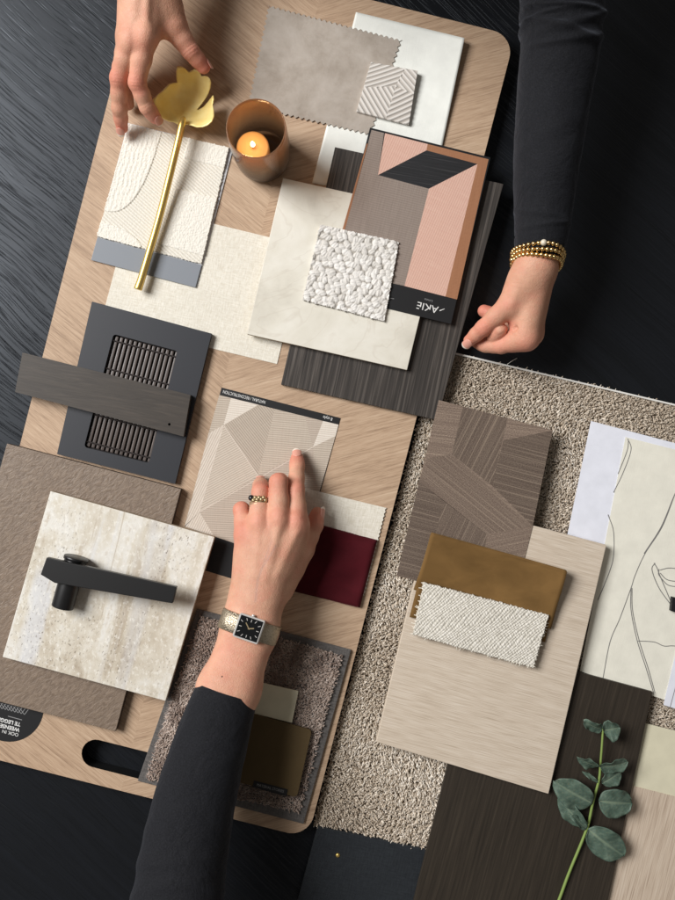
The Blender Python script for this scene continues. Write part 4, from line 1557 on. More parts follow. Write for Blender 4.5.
class SDF:
    """smooth union of tapered capsules on a grid, meshed with surface nets"""
    def __init__(self, lo, hi, h):
        self.lo, self.h = np.array(lo), h
        self.n = np.ceil((np.array(hi) - self.lo) / h).astype(int) + 1
        ax_ = [self.lo[i] + h * np.arange(self.n[i]) for i in range(3)]
        self.ax = ax_

    def new(self): return np.full(self.n, 1.0, np.float32)

    def window(self, lo, hi):
        a = np.clip(((np.array(lo) - self.lo) / self.h).astype(int), 0, self.n)
        b = np.clip(((np.array(hi) - self.lo) / self.h).astype(int) + 2, 0, self.n)
        sl = tuple(slice(a[i], b[i]) for i in range(3))
        X, Y, Z = np.meshgrid(*[self.ax[i][sl[i]] for i in range(3)], indexing='ij')
        return sl, X, Y, Z

    def capsule(self, F, a, b, ra, rb, k, sub=False, pad=.014):
        a, b = np.array(a), np.array(b); m = max(ra, rb) + pad
        sl, X, Y, Z = self.window(np.minimum(a, b) - m, np.maximum(a, b) + m)
        if X.size == 0: return
        d = b - a; dd = max(d @ d, 1e-12)
        t = np.clip(((X - a[0]) * d[0] + (Y - a[1]) * d[1] + (Z - a[2]) * d[2]) / dd, 0, 1)
        D = np.sqrt((X - a[0] - t * d[0]) ** 2 + (Y - a[1] - t * d[1]) ** 2 + (Z - a[2] - t * d[2]) ** 2) - (ra + (rb - ra) * t)
        F[sl] = smin(F[sl], D, k) if not sub else -smin(-F[sl], D, k)

    def add(self, F, G, k): return smin(F, G, k)

    def mesh(self, F):
        s = F < 0; nx, ny, nz = F.shape
        cnt = np.zeros((nx - 1, ny - 1, nz - 1), np.int8)
        for i in (0, 1):
            for j in (0, 1):
                for k in (0, 1):
                    cnt += s[i:nx - 1 + i, j:ny - 1 + j, k:nz - 1 + k]
        act = (cnt > 0) & (cnt < 8)
        I = np.argwhere(act)
        idx = np.full(act.shape, -1, np.int64); idx[act] = np.arange(len(I))
        acc = np.zeros((len(I), 3)); c = np.zeros(len(I))
        cor = [(i, j, k) for i in (0, 1) for j in (0, 1) for k in (0, 1)]
        val = {q: F[I[:, 0] + q[0], I[:, 1] + q[1], I[:, 2] + q[2]].astype(np.float64) for q in cor}
        for q in cor:
            for a in range(3):
                if q[a] == 0:
                    r = list(q); r[a] = 1; r = tuple(r)
                    va, vb = val[q], val[r]
                    x = (va < 0) != (vb < 0)
                    t = np.where(x, va / np.where(x, va - vb, 1), 0)
                    p = np.tile(np.array(q, float), (len(I), 1)); p[:, a] += t
                    acc[x] += p[x]; c[x] += 1
        v = (I + acc / c[:, None]) * self.h + self.lo
        faces = []
        for a in range(3):
            b_, c_ = (a + 1) % 3, (a + 2) % 3
            s0 = np.moveaxis(s, (a, b_, c_), (0, 1, 2)); ii = np.moveaxis(idx, (a, b_, c_), (0, 1, 2))
            e0 = s0[:-1, 1:-1, 1:-1]; e1 = s0[1:, 1:-1, 1:-1]
            E = np.argwhere(e0 != e1)
            if not len(E): continue
            i, j, k = E[:, 0], E[:, 1] + 1, E[:, 2] + 1
            qd = np.stack([ii[i, j - 1, k - 1], ii[i, j, k - 1], ii[i, j, k], ii[i, j - 1, k]], -1)
            fl = e1[E[:, 0], E[:, 1], E[:, 2]]
            qd[fl] = qd[fl][:, ::-1]
            faces.append(qd)
        f = np.concatenate(faces)
        f = f[(f >= 0).all(1)]
        return v, f


def J(q): return np.array(P(q[0], q[1], q[2] * .001))


def build_hand(spec, h=.00095):
    """returns verts, faces, flush, vein arrays"""
    allp = [J(q) for ch in spec['fingers'] for q in ch] + [J(q) for c in spec['palm'] for q in c[:2]]
    allp = np.array(allp)
    sd = SDF(allp.min(0) - .030, allp.max(0) + .030, h)
    palm = sd.new()
    for c in spec['palm']:
        sd.capsule(palm, J(c[0]), J(c[1]), c[0][3] * .001, c[1][3] * .001, c[2] * .001 if len(c) > 2 else .010)
    fing = sd.new()
    for ch in spec['fingers']:
        F = sd.new()
        p = [J(q) for q in ch]; r = [q[3] * .001 for q in ch]
        for i in range(len(p) - 1):
            # slight waist between joints
            mid = (p[i] + p[i + 1]) / 2; rm = (r[i] + r[i + 1]) / 2 * .985
            sd.capsule(F, p[i], mid, r[i], rm, .003)
            sd.capsule(F, mid, p[i + 1], rm, r[i + 1], .003)
        fing = smin(fing, F, .0009)
    Fd = smin(palm, fing, .0065)
    for (a, b, r, k) in spec.get('ridges', ()):
        sd.capsule(Fd, J(a), J(b), r * .001, r * .001, k * .001)
    for (a, b, r, k) in spec.get('carve', ()):
        sd.capsule(Fd, J(a), J(b), r * .001, r * .001, k * .001, sub=True)
    # skin creases over the joints
    for (q, nrm, d, w, dep) in spec.get('creases', ()):
        c = J(q); d = np.array(d, float); d /= np.linalg.norm(d)
        sl, X, Y, Z = sd.window(c - .016, c + .016)
        if X.size == 0: continue
        s = (X - c[0]) * d[0] + (Y - c[1]) * d[1] + (Z - c[2]) * d[2]
        rr2 = np.sqrt((X - c[0]) ** 2 + (Y - c[1]) ** 2 + (Z - c[2]) ** 2)
        fade = np.clip(1.4 - rr2 / (w * .001), 0, 1)
        g_ = sum(np.exp(-((s - o) / .0007) ** 2) for o in (-.0032, -.0004, .0024))
        Fd[sl] += (dep * .001 * g_ * fade).astype(np.float32)
    v, f = sd.mesh(Fd)
    fl = np.zeros(len(v))
    for (q, r, a) in spec.get('flush', ()):
        d = np.linalg.norm(v - J(q), axis=1) / (r * .001)
        fl = np.maximum(fl, a * np.exp(-d ** 2))
    ve = np.zeros(len(v))
    for line in spec.get('veins', ()):
        p = [J(q) for q in line]
        for a, b in zip(p[:-1], p[1:]):
            d = b - a; t = np.clip(((v - a) @ d) / (d @ d), 0, 1)
            dist = np.linalg.norm(v[:, :2] - (a + t[:, None] * d)[:, :2], axis=1)
            ve = np.maximum(ve, np.exp(-(dist / .0011) ** 2))
    return v, f, fl, ve


def nail(tip, direc, nrm, r, L, W, fr, parent, white=.16):
    c = np.array(tip); d = np.array(direc, float); d /= np.linalg.norm(d)
    n = np.array(nrm, float); n -= (n @ d) * d; n /= np.linalg.norm(n); s = np.cross(d, n)
    nu, nv = 13, 15
    V, mi, F = [], [], []
    for i in range(nv):
        t = i / (nv - 1)
        w = W * .5 * (1 - .22 * (1 - t) ** 3) * (1 - .30 * max(0, (t - .80) / .2) ** 2) * (1 - .35 * max(0, (.15 - t) / .15) ** 2)
        for j in range(nu):
            q = j / (nu - 1) * 2 - 1
            a = q * w / r
            bend = -.10 * L * (t - .5) ** 2
            tt = t - .10 * q * q * (1 if t > .5 else -1) * abs(t - .5) * 2
            V.append(c + d * L * (tt - .5) + r * (math.sin(a) * s + (math.cos(a) - 1) * n) + n * bend)
    for i in range(nv - 1):
        for j in range(nu - 1):
            F.append((i * nu + j, i * nu + j + 1, (i + 1) * nu + j + 1, (i + 1) * nu + j))
            mi.append(1 if (i + .5) / (nv - 1) > 1 - white else 0)
    o = mk('fingernail', V, F, [MT['nail'], MT['nail_tip']], fr, parent, True, midx=mi)
    md = o.modifiers.new('thickness', 'SOLIDIFY'); md.thickness = .0006; md.offset = 0
    return o


def nail_on(q1, q2, hint, r, L, W, fr, parent, white):
    a, b = J(q1), J(q2)
    d = (b - a) / np.linalg.norm(b - a)
    n = np.array(hint, float); n -= (n @ d) * d; n /= np.linalg.norm(n)
    return nail(b + d * (r * .00022) + n * (r + .75) * .001, d - n * .12, n, r * .00108, L * .001, W * .001, fr, parent, white)


def folds(spec):
    def f(s, a):
        e = 0.0
        for (s0, w, amp, th, slope, wide) in spec:
            k = math.cos(a - th)
            e += amp * math.exp(-((s - s0 - slope * math.sin(a - th)) / w) ** 2) * max(0.0, (k + wide) / (1 + wide))
        return e
    return f


def sleeve_geo(path4, n=170, seg=72, wr=None, cuff_in=True, squash=.92):
    """path4: (x,y,z,r) world; wrinkle function wr(s,a) relative radius"""
    p = catmull(path4, n)
    path, rad = p[:, :3], p[:, 3]
    seglen = np.concatenate([[0], np.cumsum(np.linalg.norm(np.diff(path, axis=0), axis=1))])
    def disp(i, a):
        s = seglen[i]
        e = 0.0
        x = Vector((math.cos(a) * 1.1, math.sin(a) * 1.1, s * 26))
        e += .022 * mnoise.noise(x)
        x = Vector((math.cos(a) * .9 + 5, math.sin(a) * .9, s * 75 + 1.2 * math.sin(a)))
        e += .012 * mnoise.noise(x)
        e *= min(1.0, .15 + s / .03)
        if wr: e += wr(s, a)
        return e
    v, f = tube_geo(path, rad, seg, cap=False, squash=squash, disp=disp)
    # hem turned inwards at the cuff
    v = [np.array(q) for q in v]
    c0 = path[0]; t0 = path[1] - path[0]; t0 = t0 / np.linalg.norm(t0)
    ring0 = v[:seg]
    b1 = len(v)
    v += [c0 + (q - c0) * .965 - t0 * .0004 for q in ring0]
    v += [c0 + (q - c0) * .95 + t0 * .012 for q in ring0]
    for j in range(seg):
        k = (j + 1) % seg
        f.append((j, b1 + j, b1 + k, k)); f.append((b1 + j, b1 + seg + j, b1 + seg + k, b1 + k))
    return v, f, seglen


# ---- person at the bottom: pointing left hand, watch, ring
FA = [
    [(297, 524, 63, 10.2), (296, 490, 55, 7.9), (297, 466.5, 34, 7.1), (297, 457.5, 26.5, 6.0)],        # index
    [(279, 520, 67, 10.6), (278.5, 482.5, 62, 8.5), (280, 481, 41, 7.4), (282, 494, 28, 6.4)],       # middle
    [(259, 523, 65, 10.2), (260.5, 492, 59, 8.0), (260.5, 486, 38, 7.2), (260.5, 483.5, 29, 6.2)], # ring
    [(245, 534, 58, 9.2), (241.5, 510, 51, 7.6), (242.5, 511, 36, 6.9), (246, 521, 27, 6.0)],          # little
    [(280, 588, 50, 13.5), (302, 549, 44, 11.2), (314.5, 525, 38, 8.2), (317.2, 513.5, 34, 6.3)],       # thumb
]
sA = dict(
    fingers=FA,
    palm=[((264, 602, 61, 13.5), (297, 524, 60, 10.5)), ((258, 602, 63, 13.5), (279, 520, 64, 10.8)), ((251, 603, 62, 13.5), (259, 523, 62, 10.5)),
          ((246.5, 604, 59, 12.5), (246, 536, 55, 9.5)), ((272, 594, 53, 13), (300, 548, 46, 11)), ((286, 562, 55, 11), (297, 533, 56, 9.5)),
          ((247, 600, 54, 11.5), (249, 556, 50, 11)), ((262, 600, 62, 13.5), (288, 536, 61.5, 11)), ((255, 602, 62, 13.5), (269, 532, 63.5, 11)), ((249, 602, 61, 13.5), (251, 538, 60, 11)), ((268, 560, 55, 14), (262, 580, 54, 14)),
          # wrist and forearm
          ((264, 602, 62, 15.5), (259.5, 630, 65, 15.5), 12), ((248, 602, 61, 15.5), (241, 625, 64, 15.5), 12),
          ((259.5, 630, 65, 15.5), (237.5, 690, 73, 19), 14), ((241, 625, 64, 15.5), (220, 688, 72, 19), 14),
          ((237.5, 690, 73, 19), (228, 722, 76, 18), 14), ((220, 688, 72, 19), (211, 718, 75, 18), 14)],
    ridges=[((297, 530, 71.5), (276, 575, 73.5), 1.0, 6), ((279, 527, 75.5), (265, 580, 75), 1.2, 6), ((259.5, 530, 73), (255, 585, 73.5), 1.0, 6),
            ((272, 553, 75.0), (262, 570, 76.0), .9, 2.0), ((262, 570, 76.0), (258, 600, 76.4), .9, 2.0),
            ((297, 521, 69.5), (296.6, 518, 69.5), 4.6, 6), ((279, 518, 73.5), (279, 515, 73.3), 5.0, 6), ((259, 522, 71), (259.4, 519, 70.6), 4.8, 6), ((243, 533, 63.5), (242.6, 530, 63), 4.4, 6)],
    creases=[((296, 490, 58), 0, (0, -1, .25), 9, 0.45), ((297, 466.5, 41), 0, (0, -1, .6), 8, 0.40), ((278.5, 484, 66), 0, (0, 1, 0), 9, 0.29), ((260.5, 494, 63), 0, (0, 1, 0), 9, 0.29),
             ((241, 512, 55), 0, (0, 1, 0), 8, 0.29), ((314.5, 525, 42), 0, (.1, 1, -.2), 8, 0.35), ((258, 612, 78), 0, (-.33, -.94, 0), 12, 0.16)],
    flush=[((296, 488, 58), 9, .75), ((297, 460, 30), 11, .9), ((278.5, 479, 62), 12, .8), ((260.5, 489, 58), 11, .8), ((241, 508, 50), 12, .9), ((297, 520, 68), 11, .75), ((279, 517, 73), 9, .5),
           ((259, 522, 70), 10, .55), ((243, 532, 62), 13, .8), ((315, 520, 38), 12, .8), ((306, 542, 46), 10, .35), ((228, 660, 85), 26, .2)],
    veins=[[(276, 545, 74), (272, 553, 74.6), (262, 568, 75.4), (258, 580, 76), (256, 600, 75.6)], [(272, 540, 72), (263, 566, 75)]],
)
v, f, fl, ve = build_hand(sA)
afr = Frame([Vector(J((250, 625, 0))), Vector(J((270, 630, 0)))], 0)
pa = thing('person', 'person reaching up from the bottom edge in a black sleeve, pointing with the index finger', 'person', afr)
mk('body', v, f, MT['skin'], afr, pa, True, attr={'flush': fl, 'vein': ve})
nail_on((297, 466.5, 34), (297, 457.5, 26.5), (0, .5, 1), 6.0, 11.8, 9.8, afr, pa, .22)
nail_on((260.5, 486, 38), (260.5, 483.5, 29), (0, 1, .35), 6.6, 10.5, 9.6, afr, pa, .3)
nail_on((314.5, 525, 38), (317.2, 513.5, 34), (.9, .1, .45), 6.3, 11.5, 9.0, afr, pa, .2)
# mole on the forearm
sc_ = H / (H - v[:, 2]); mpx = v[:, 0] * sc_ * 1000 + 337.5; mpy = 450 - v[:, 1] * sc_ * 1000
mi_ = np.argmin(np.hypot(mpx - 221.5, mpy - 676.5) - v[:, 2] * 200)
vs_, fs_ = sphere_geo(v[mi_], .0009, 10, 6, (1, 1, .45))
mk('mole', vs_, fs_, Mat('mole', (.16, .07, .05, 1), .6).m, afr, pa, True)
SA = [(227.5, 690.5, 73, 28.2), (222, 708, 75, 30.5), (206.5, 757, 81, 34.5), (189, 828, 92, 38.0), (178, 905, 108, 40.5), (172, 1000, 135, 43), (190, 1140, 210, 52), (250, 1290, 330, 62), (330, 1350, 350, 30)]
p4 = [list(J(q)) + [q[3] * .001] for q in SA]


wrA = folds([(.150, .006, .040, .6, .010, .3), (.163, .005, .032, -.5, -.012, .2), (.176, .007, .045, .9, .016, .3), (.192, .006, .035, .1, -.009, .4), (.120, .008, .020, 1.0, .02, .2), (.06, .010, .014, -.4, .03, .1), (.214, .009, .04, .5, .012, .3)])
v, f, _ = sleeve_geo(p4, 560, 96, wrA)
mk('sleeve', v, f, MT['sleeve'], afr, pa, True)

# ---- watch
dF = (np.array(J((228, 690, 73))) - np.array(J((255, 612, 63)))); dF /= np.linalg.norm(dF)      # towards the elbow
wcen = np.array(J((249.5, 626.5, 65)))
nW = np.array([0, 0, 1.0]); nW -= (nW @ dF) * dF; nW /= np.linalg.norm(nW)
sW = np.cross(nW, dF)            # across the wrist
watfr = Frame([Vector(wcen), Vector(wcen + sW * .01)], wcen[2])
wat = thing('wristwatch', 'square black dial wristwatch with a gold mesh strap on the pointing arm', 'watch', watfr)
# strap: a band hugging the elliptical wrist
V, F = [], []
seg = 96; hw = .0092
A_, B_ = .0272, .0192
for i in range(seg):
    a = 2 * math.pi * i / seg
    for (k, rr_) in ((-1, 0), (-.93, .0012), (.93, .0012), (1, 0), (.93, -.0006), (-.93, -.0006)):
        V.append(wcen + sW * (A_ + rr_) * math.copysign(abs(math.cos(a)) ** .78, math.cos(a)) + nW * (B_ + rr_) * math.copysign(abs(math.sin(a)) ** .78, math.sin(a)) + dF * hw * k)
for i in range(seg):
    for k in range(6):
        F.append((i * 6 + k, i * 6 + (k + 1) % 6, ((i + 1) % seg) * 6 + (k + 1) % 6, ((i + 1) % seg) * 6 + k))
mk('strap', V, F, MT['mesh_strap'], watfr, wat, True)
# case: slightly rolled, square
cx = wcen + nW * .0212 + sW * .0008
roll = math.radians(0)
uu = sW; vv_ = dF


def wbox(bm, c, hu, hv, n0, n1, bev, mi=0):
    def pt(u, v, n): return bm.verts.new(tuple(c + uu * u + vv_ * v + nW * n))
    b = [pt(u, v, n0) for u, v in ((-hu, -hv), (hu, -hv), (hu, hv), (-hu, hv))]
    t = [pt(u, v, n1) for u, v in ((-hu, -hv), (hu, -hv), (hu, hv), (-hu, hv))]
    fs = [bm.faces.new(t), bm.faces.new(b[::-1])] + [bm.faces.new((b[i], b[(i + 1) % 4], t[(i + 1) % 4], t[i])) for i in range(4)]
    bmesh.ops.recalc_face_normals(bm, faces=fs)
    for q in fs: q.material_index = mi
    if bev: bmesh.ops.bevel(bm, geom=list({e for q in fs for e in q.edges}), offset=bev, segments=2, affect='EDGES')


bm = bmesh.new(); wbox(bm, cx, .0121, .0110, -.003, .0034, .0008)
case = from_bm('case', bm, MT['steel'], watfr, wat)
bm = bmesh.new(); wbox(bm, cx, .0106, .0096, .0030, .0037, .0002)
dial = from_bm('dial', bm, MT['dial'], watfr, wat)
bm = bmesh.new()
for k in range(12):
    a = math.radians(30 * k)
    r = min(.0093 / max(abs(math.cos(a)), 1e-3), .0083 / max(abs(math.sin(a)), 1e-3))
    d_ = math.cos(a) * uu + math.sin(a) * vv_; o_ = -math.sin(a) * uu + math.cos(a) * vv_
    c = cx + nW * .0040
    q = [c + d_ * (r - .0024) + o_ * .00028, c + d_ * (r - .0024) - o_ * .00028, c + d_ * r - o_ * .00028, c + d_ * r + o_ * .00028]
    bm.faces.new([bm.verts.new(tuple(x)) for x in q])
from_bm('hour_marks', bm, MT['steel'], watfr, dial)
for nm, ang, ln, wd_ in (('watch_hand', math.radians(-135), .0060, .00045), ('watch_hand', math.radians(-20), .0046, .00055)):
    bm = bmesh.new(); d_ = math.cos(ang) * uu + math.sin(ang) * vv_; o_ = -math.sin(ang) * uu + math.cos(ang) * vv_
    c = cx + nW * (.0043 if ln > .005 else .0042)
    bm.faces.new([bm.verts.new(tuple(x)) for x in (c - d_ * .001 + o_ * wd_, c - d_ * .001 - o_ * wd_, c + d_ * ln - o_ * wd_, c + d_ * ln + o_ * wd_)])
    from_bm(nm, bm, MT['old_gold'], watfr, dial)
tube('crown', [cx - vv_ * .0110, cx - vv_ * .0128], .0016, MT['steel'], watfr, wat, 14)

# ---- ring
c = np.array(J((259.8, 504.5, 61))); d = np.array(J((260.5, 492, 59))) - np.array(J((259, 523, 65))); d /= np.linalg.norm(d)
n_ = np.array([0, 0, 1.0]); n_ -= (n_ @ d) * d; n_ /= np.linalg.norm(n_); s_ = np.cross(d, n_)
rgfr = Frame([Vector(c), Vector(c + s_ * .01)], c[2])
rg = thing('finger_ring', 'antique gold flower ring with a dark stone on the ring finger', 'ring', rgfr)
parts = []
for off in (-.0026, -.0006, .0012):
    ring = [c + d * off + .0090 * (math.cos(a) * s_ + math.sin(a) * n_) for a in np.linspace(0, 2 * math.pi, 49)]
    parts.append(tube_geo(ring, [.0009] * 49, 8, cap=False))
V, F = merge(parts); mk('band', V, F, MT['old_gold'], rgfr, rg, True)
parts = []
for k, (a, off) in enumerate(((55, .0030), (78, .0034), (100, .0032), (122, .0026), (66, .0052), (90, .0050), (112, .0050))):
    a = math.radians(a)
    parts.append(sphere_geo(c + d * (off) + .0098 * (math.cos(a) * s_ + math.sin(a) * n_), .0021, 10, 6))
V, F = merge(parts); mk('flower_setting', V, F, MT['old_gold'], rgfr, rg, True)
a = math.radians(140 if (s_[0] > 0) else 40)
V, F = sphere_geo(c + d * .0050 + .0100 * (math.cos(a) * s_ + math.sin(a) * n_), .0029, 14, 8)
mk('stone', V, F, MT['onyx'], rgfr, rg, True)

# ---- person at the top: right hand with spoon (upper left), left hand pinching the panel (right)
FB = [
    [(146, 36, 88, 10.6), (137, 82.5, 72, 7.9), (147, 107, 58, 7.0), (155.5, 118, 47, 5.9)],     # index
    [(131, 41, 84, 10.6), (119, 78, 68, 8.3), (119.5, 108, 50, 7.2), (122, 127.5, 33, 5.8)],      # middle
    [(128, 38, 74, 9.5), (121, 68, 52, 8.0), (124, 92, 38, 7.0), (128, 104, 29, 6.0)],           # ring
    [(128, 30, 64, 9.5), (130, 54, 46, 7.6), (134, 72, 35, 6.6), (138, 82, 28, 5.8)],             # little
    [(160, -4, 80, 13.5), (174, 27, 72, 11.2), (190.5, 51, 63, 8.2), (203.5, 67, 52, 6.4)],         # thumb
]
sB = dict(
    fingers=FB,
    palm=[((150, -46, 92, 17), (146, 36, 84, 10.8)), ((146, -46, 92, 17), (139, 34, 84, 11)), ((143, -46, 88, 16), (133, 34, 80, 9.5)), ((142, -46, 92, 17), (131, 41, 80, 10.8)), ((140, -44, 84, 15), (129, 36, 72, 9.5)), ((143, -40, 76, 14), (132, 28, 64, 9)),
          ((158, -36, 84, 15), (173, 25, 72, 11.5)), ((156, -6, 82, 13), (146, 26, 80, 11)), ((164, 6, 78, 11), (152, 28, 78, 9.5)),
          ((139, -46, 90, 16.5), (136, -110, 98, 18.5), 12), ((154, -46, 92, 17), (156, -110, 100, 19), 12),
          ((134, -110, 98, 19), (128, -190, 112, 24), 14), ((156, -110, 100, 19), (156, -190, 114, 24), 14)],
    ridges=[((146, 33, 95), (148, -20, 104), 1.0, 6), ((131, 38, 91), (140, -20, 103), 1.0, 6), ((145.5, 34, 93), (145, 38, 92.5), 5.0, 8), ((130.5, 40, 89), (130, 43, 88.5), 5.0, 8)],
    creases=[((136.5, 84, 76), 0, (-.1, -1, -.4), 9, 0.35), ((118.5, 80, 72), 0, (-.1, -1, -.4), 9, 0.35), ((191, 51, 66), 0, (.6, -.8, -.3), 9, 0.54), ((147, 107, 62), 0, (.5, -.8, -.5), 8, 0.32)],
    flush=[((155, 118, 47), 13, .85), ((122, 126, 34), 13, .9), ((137, 82, 76), 11, .7), ((117, 78, 72), 11, .7), ((203, 66, 53), 14, .9), ((190, 50, 64), 11, .65), ((140, 42, 92), 15, .35),
           ((176, 30, 74), 13, .3), ((130, 75, 50), 22, .4)],
)
bfr_ = Frame([Vector(J((150, -300, 0))), Vector(J((400, -300, 0)))], 0)
pb = thing('person', 'person at the top edge in a black sleeve and bead bracelets, holding spoon and panel', 'person', bfr_)
vB, fB, flB, veB = build_hand(sB)

FC = [
    [(526, 337.5, 58, 12.0), (501, 345.5, 46, 7.6), (486, 345, 35, 6.9), (477, 342, 29, 6.0)],      # index
    [(531, 333, 45, 11.2), (508, 340, 38, 8.0), (495, 336, 45, 7.2), (500.0, 330.0, 55, 6.4)],           # middle
    [(530, 326, 34, 10), (510, 324, 23, 7.6), (494, 316, 20, 6.8), (484, 311, 19, 6.2)],                  # ring
    [(528, 318, 26, 9), (514, 320, 17, 7.0), (503, 322, 15, 6.2), (496, 322, 14, 5.8)],                 # little
    [(525, 279, 72, 13.6), (509, 305, 65, 10.4), (483.5, 328, 51, 7.7), (469.5, 340.5, 38, 5.8)],           # thumb
]
sC = dict(
    fingers=FC,
    palm=[((538, 270, 74, 15.5), (525, 337, 58, 12.3)), ((538, 272, 60, 15.5), (530, 333, 46, 11.6)), ((536, 272, 50, 14), (529, 325, 35, 10.5)), ((533, 274, 46, 12), (527, 318, 28, 9.5)),
          ((534, 266, 74, 14), (523, 281, 72, 13.5)), ((526, 285, 66, 13), (522, 314, 54, 10)), ((514, 303, 62, 10), (519, 319, 54, 8)),
          ((535.5, 266, 76, 16.2), (540, 236, 78, 16.0), 12), ((535.5, 266, 60, 16), (540, 236, 66, 16.0), 12),
          ((540, 236, 78, 16.0), (543, 216, 78, 14.5), 12), ((540, 236, 66, 16.0), (543, 216, 69, 14.5), 12)],
    carve=[((500, 336.5, 60), (516, 328, 66), 1.8, 2.0)],
    ridges=[((512, 303, 74), (530, 262, 88), 1.0, 6)],
    creases=[((484, 328, 55), 0, (-.7, -.6, -.4), 10, 0.48), ((511, 338, 56), 0, (-1, -.25, 0), 8, 0.48), ((515, 334, 60), 0, (-.9, -.5, 0), 8, 0.40), ((514, 281, 80), 0, (-.3, -1, 0), 10, 0.24)],
    flush=[((470, 340, 38), 12, .85), ((484, 328, 55), 12, .65), ((500, 330, 44), 9, .95), ((484, 309, 20), 13, .9), ((505, 343, 48), 14, .6), ((528, 343, 62), 13, .55), ((512, 326, 54), 12, .6), ((508, 303, 70), 12, .25)],
)
vC, fC, flC, veC = build_hand(sC)
v = np.concatenate([vB, vC]); f = np.concatenate([fB, fC + len(vB)])
flBC, veBC = np.concatenate([flB, flC]), np.concatenate([veB, veC])


def cap_face(v, f, far):
    """index of the face at the arm's hidden end"""
    return int(np.argmin(np.linalg.norm(v[f].mean(1) - far, axis=1)))


# the two arms join through the shoulders inside the knitted top: one continuous body
k1 = cap_face(v, f[:len(fB)], J((143, -230, 113))); k2 = cap_face(v, f[len(fB):], J((547, 190, 76))) + len(fB)
arm = catmull([list(J(q)) for q in ((142, -214, 114), (138, -270, 180), (160, -400, 290), (230, -520, 370), (350, -560, 390), (470, -520, 370), (540, -330, 260), (560, -120, 150), (560, 45, 98), (547, 160, 80), (544, 196, 75))], 60)
qa, qb = f[k1], f[k2]
f = np.delete(f, [k1, k2], axis=0)
rings = [qa]
tanv = np.gradient(arm, axis=0); tanv /= np.linalg.norm(tanv, axis=1)[:, None]
ref = v[qa] - v[qa].mean(0)
extra = []; nb0 = len(v)
for i in range(1, len(arm) - 1):
    e1_ = ref[0] - (ref[0] @ tanv[i]) * tanv[i]; e1_ /= np.linalg.norm(e1_); e2_ = np.cross(tanv[i], e1_)
    sgn = 1 if (np.cross(ref[0], ref[1]) @ tanv[1]) > 0 else -1
    rad_ = .014 * min(1, i / 4, (len(arm) - 1 - i) / 4)
    rings.append(np.arange(4) + nb0 + len(extra))
    for j in range(4):
        a = math.pi / 2 * j * sgn
        extra.append(arm[i] + rad_ * (math.cos(a) * e1_ + math.sin(a) * e2_))
extra = np.array(extra)
# match the last ring to the far quad (reversed winding, nearest start)
last = extra[-4:]
best = min(((sum(np.linalg.norm(last[j] - v[qb[(o + dj * j) % 4]]) for j in range(4)), o, dj) for o in range(4) for dj in (1, -1)))
rings.append(np.array([qb[(best[1] + best[2] * j) % 4] for j in range(4)]))
nf = []
for A0, A1 in zip(rings[:-1], rings[1:]):
    for j in range(4):
        nf.append((A0[j], A0[(j + 1) % 4], A1[(j + 1) % 4], A1[j]))
v = np.concatenate([v, extra]); f = np.concatenate([f, np.array(nf)])
mk('body', v, f, MT['skin'], bfr_, pb, True, attr={'flush': np.concatenate([flBC, np.zeros(len(extra))]), 'vein': np.concatenate([veBC, np.zeros(len(extra))])})
nail_on((190.5, 51, 63), (203.5, 67, 52), (.75, .5, .25), 6.4, 10.5, 8.6, bfr_, pb, .04)
nail_on((119.5, 108, 50), (122, 127.5, 33), (-.15, -.5, .8), 5.8, 10.8, 8.8, bfr_, pb, .2)
nail_on((147, 107, 58), (155.5, 118, 47), (.35, -.3, .8), 5.9, 10.8, 8.6, bfr_, pb, .15)
nail_on((483.5, 328, 51), (470, 340.5, 37), (-.1, -.2, .95), 6.0, 12.0, 9.4, bfr_, pb, .13)
# one knitted top: cuff of the left arm up to the shoulders and down the other arm
SB = [(540.6, 237, 74, 23.0), (541.5, 232, 76, 24.6), (547, 160, 81, 30), (554, 95, 89, 33), (560, 45, 98, 35), (562, -10, 110, 37), (560, -120, 150, 43), (540, -330, 260, 55), (470, -520, 370, 75), (350, -560, 390, 90),
      (230, -520, 370, 75), (160, -400, 290, 55), (138, -270, 180, 44), (138, -180, 122, 34), (142, -130, 108, 28.5)]
p4 = [list(J(q)) + [q[3] * .001] for q in SB]


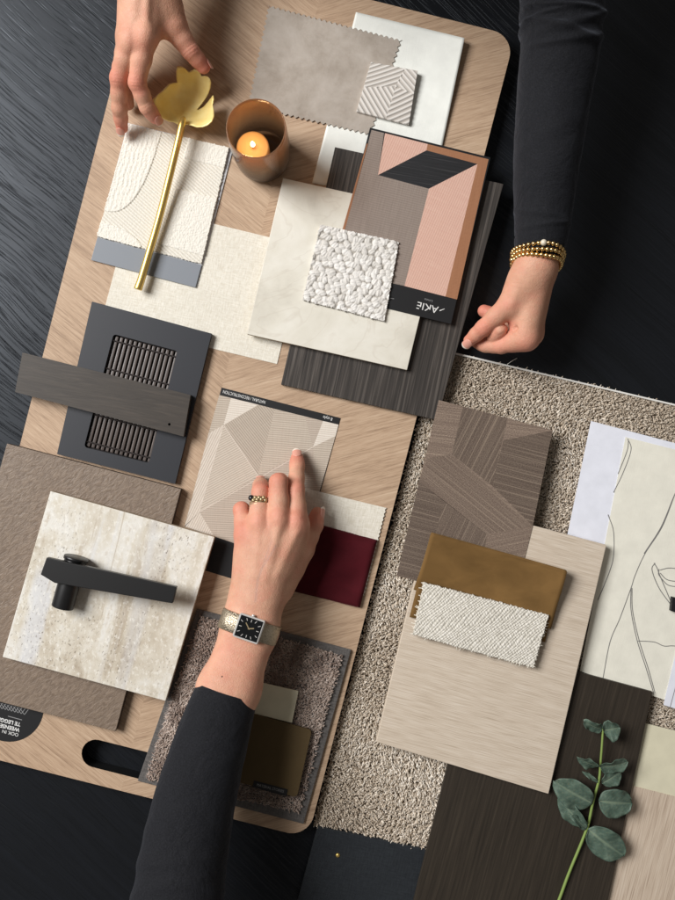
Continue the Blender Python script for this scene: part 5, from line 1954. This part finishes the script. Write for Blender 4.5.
wrB0 = folds([(.172, 0.0034, 0.0765, .4, .006, .3), (.181, 0.0030, 0.0935, -.3, -.010, .2), (.189, 0.0037, 0.0765, .8, .012, .3), (.199, 0.0034, 0.0850, 0, -.006, .1), (.209, 0.0045, 0.0612, -.6, .014, .3),
              (.013, 0.0023, 0.0442, .3, .004, .5), (.022, 0.0026, 0.0374, -.6, -.004, .3), (.085, 0.0075, 0.0238, -.5, .02, .1), (.235, 0.0053, 0.0595, .2, .012, .4), (.185, 0.0030, 0.0680, -1.3, .01, .2)])


def wrB(s, a):
    d = (a - 5.45 + math.pi) % (2 * math.pi) - math.pi
    return wrB0(s, a) - .010 * math.exp(-(d / .05) ** 2) * min(1, s / .01)


vv2, ff2, _ = sleeve_geo(p4, 1150, 128, wrB, squash=1.13)
mk('sweater', vv2, ff2, MT['sleeve'], bfr_, pb, True)

# ---- bead bracelets
dC = np.array(J((540, 236, 72))) - np.array(J((535.5, 266, 68))); dC /= np.linalg.norm(dC)
nC = np.array([0, 0, 1.0]); nC -= (nC @ dC) * dC; nC /= np.linalg.norm(nC); sC_ = np.cross(nC, dC)
for k, (t, tilt, r, lab) in enumerate(((-.0045, .10, .0024, 'lower strand of gold beads nearest the hand on the right wrist in view'),
                                     (-.0002, .16, .0023, 'middle strand of gold beads between the other two on the wrist'),
                                     (.0040, .22, .0022, 'upper strand of gold beads with a pale bead beside the cuff'))):
    c = np.array(J((537.2, 259.5, 69))) + dC * t
    fr = Frame([Vector(c), Vector(c + sC_ * .01)], c[2])
    nb = 34
    parts, pale = [], []
    for i in range(nb):
        a = 2 * math.pi * i / nb
        A_, B_ = .0220 + .0006 * k, .0276 + .0011 * k
        q = c + sC_ * A_ * math.cos(a) + nC * B_ * math.sin(a) + dC * ((.0065 + tilt * .01) * math.sin(a) + .0008 * math.sin(a * 3 + k))
        if k == 2 and i == 8: pale.append(sphere_geo(q, r * 1.35, 12, 8))
        else: parts.append(sphere_geo(q, r, 10, 7))
    V, F = merge(parts)
    o = mk('bracelet', V, F, MT['bead'], fr, None, True)
    tag(o, lab, 'bracelet', 'gold bead bracelets on the wrist')
    if pale:
        V, F = merge(pale)
        mk('pale_bead', V, F, MT['pearl'], fr, o, True)
    if k == 0:
        V, F = sphere_geo(c + sC_ * .0235 + nC * .004 + dC * .001, .0026, 12, 8)
        mk('charm', V, F, MT['bead'], fr, o, True)
